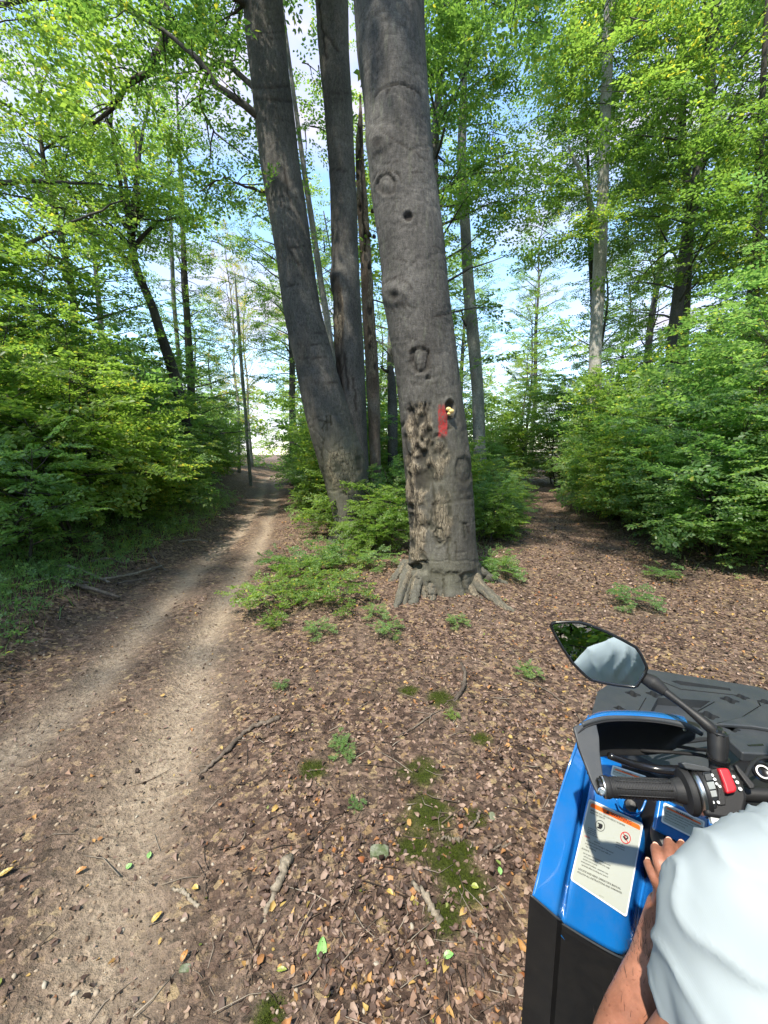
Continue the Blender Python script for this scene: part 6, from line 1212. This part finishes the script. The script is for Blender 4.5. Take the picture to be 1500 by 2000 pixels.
# shorts
def push(o, fn):
    me = o.data; n = len(me.vertices); V = np.empty(n * 3, np.float32); me.vertices.foreach_get('co', V); V = V.reshape(-1, 3); Nn = np.empty(n * 3, np.float32); me.vertices.foreach_get('normal', Nn); Nn = Nn.reshape(-1, 3)
    off = np.array((RD.location[:])); V2 = V.astype(float); V2 = V2 + Nn * fn(V2, Nn)[:, None]; me.vertices.foreach_set('co', V2.astype(np.float32).ravel()); me.update()
hmL = hipL * .16 + knL * .84 + [-.005, 0, .01]
sh = blob('shorts', [([hipL, (hipL + hmL) / 2, hmL], [.125, .104, .082]), ([hipR, (hipR + knR) / 2, knR * .8 + hipR * .2], [.125, .105, .085]), ([hipL, hipR], [.13, .13])], .009, 'shorts', RD, 6)
push(sh, lambda V, Nn: .006 * fbm(V[:, 0] * 14, V[:, 1] * 8, V[:, 2] * 14, o=3))
dv = (knL - hipL) / np.linalg.norm(knL - hipL); lathe('shorts_hem', hmL + dv * .055, dv, [(-.012, .072), (-.011, .083), (.0, .080), (.012, .074), (.013, .062)], 'hem', RD, 32)
# shoes
for p in (ftL, ftR): blob('shoe', [([p + [0, 0, .02], p - FW * .05 + [0, 0, -.02], p + FW * .10 + [0, 0, -.03], p + FW * .17 + [0, 0, -.035]], [.045, .045, .042, .032])], .006, 'grey', RD, 4)
# t-shirt
C1 = T3(1464, 1808, .45); Hm = T3(1426, 1925, .455); Hm2 = T3(1408, 1960, .46)
sh = blob('t_shirt', [([S_ + RT * .10 + [0, -.02, .0], S_ + [0, -.0, .0], C1, Hm, Hm2], [.115, .098, .082, .072, .068]), ([SR - RT * .08, SR, (SR + ER) / 2], [.12, .10, .085]),
  ([q3(-.58, 0, .98), q3(-.48, 0, 1.10), q3(-.34, 0, 1.20), nk - [0, .02, .06], nk + [0, 0, -.0]], [.165, .17, .165, .11, .075]), ([S_ + RT * .05, nk - [0, .02, .09], SR - RT * .05], [.095, .09, .10]),
  ([T3(1520, 2000, .42), T3(1700, 2100, .42)], [.10, .13])], .006, 'shirt', RD, 8, 26)
def folds(V, Nn):
    Vw = V - S_
    a = V @ np.array([-.22, .1, .95]); b_ = V @ np.array([.96, .05, .2]); c_ = V @ np.array([0, 1., 0])
    w0 = 1 - np.abs(fbm(a * 2.2 + 3, b_ * 13, c_ * 6, o=2)) * 3.2
    w1 = fbm(a * 4.0, b_ * 22 + 1.2 * fbm(a * 5, b_ * 5, c_ * 5, o=2), c_ * 9, o=3); w2 = fbm(a * 9, b_ * 44, c_ * 20, o=2)
    rid = 1 - np.abs(w1) * 2.2
    ph = b_ * 48 + 9 * fbm(a * 3.6, b_ * 4.5, c_ * 5, o=3) + a * 14; fo1 = (1 - np.abs(np.sin(ph))) ** 2.2; ph2 = (b_ * .9 - a * .45) * 95 + 8 * fbm(a * 4 + 7, b_ * 7, c_ * 6, o=2); fo2 = (1 - np.abs(np.sin(ph2))) ** 2
    mk = np.clip(.45 + 2.4 * fbm(a * 3, b_ * 9 + 4, c_ * 5, o=2), 0, 1); top = sstep(1.36, 1.24, V[:, 2]) * .8 + .2
    return (.0125 * fo1 * mk + .0055 * fo2 * (1 - mk) + .008 * np.clip(w0, 0, 1) ** 1.5 + .002 * w2 - .005) * top * (.45 + 1.3 * sstep(.40, .52, V[:, 0] + .25 * (V[:, 1] - .35)))
me_ = sh.data; V0 = np.empty(len(me_.vertices) * 3, np.float32); off_ = np.array(sh.location[:]); 
push(sh, folds)
n_ = len(me_.vertices); V0 = np.empty(n_ * 3, np.float32); me_.vertices.foreach_get('co', V0); V0 = V0.reshape(-1, 3)
ga = np.random.default_rng(8); a = Acc(); mb = main.data; n_ = len(mb.vertices); V0 = np.empty(n_ * 3, np.float32); mb.vertices.foreach_get('co', V0); V0 = V0.reshape(-1, 3); N0 = np.empty(n_ * 3, np.float32); mb.vertices.foreach_get('normal', N0); N0 = N0.reshape(-1, 3)
t_ = np.clip(((V0 - W_) @ (E_ - W_)) / ((E_ - W_) @ (E_ - W_)), 0, 1); near_ = (np.linalg.norm(V0 - (W_ + t_[:, None] * (E_ - W_)), axis=1) < .055) & (t_ > .12) & (N0[:, 2] > -.1); ids = ga.choice(np.where(near_)[0], 260)
for i in ids:
    d = (W_ - E_) * .6 + N0[i] * .12 + ga.normal(0, .05, 3); d /= np.linalg.norm(d); l = ga.uniform(.006, .013); p = V0[i].astype(float); a.tube([p, p + d * l * .5 + N0[i] * .001, p + d * l], [.00022, .00018, .00008], 3)
o = link('arm_hair', a.mesh('arm_hair'), M['hair'], RD); o['kind'] = 'stuff'
hv = Hm2 - Hm; hv /= np.linalg.norm(hv); ev_ = (E_ - S_) / np.linalg.norm(E_ - S_)
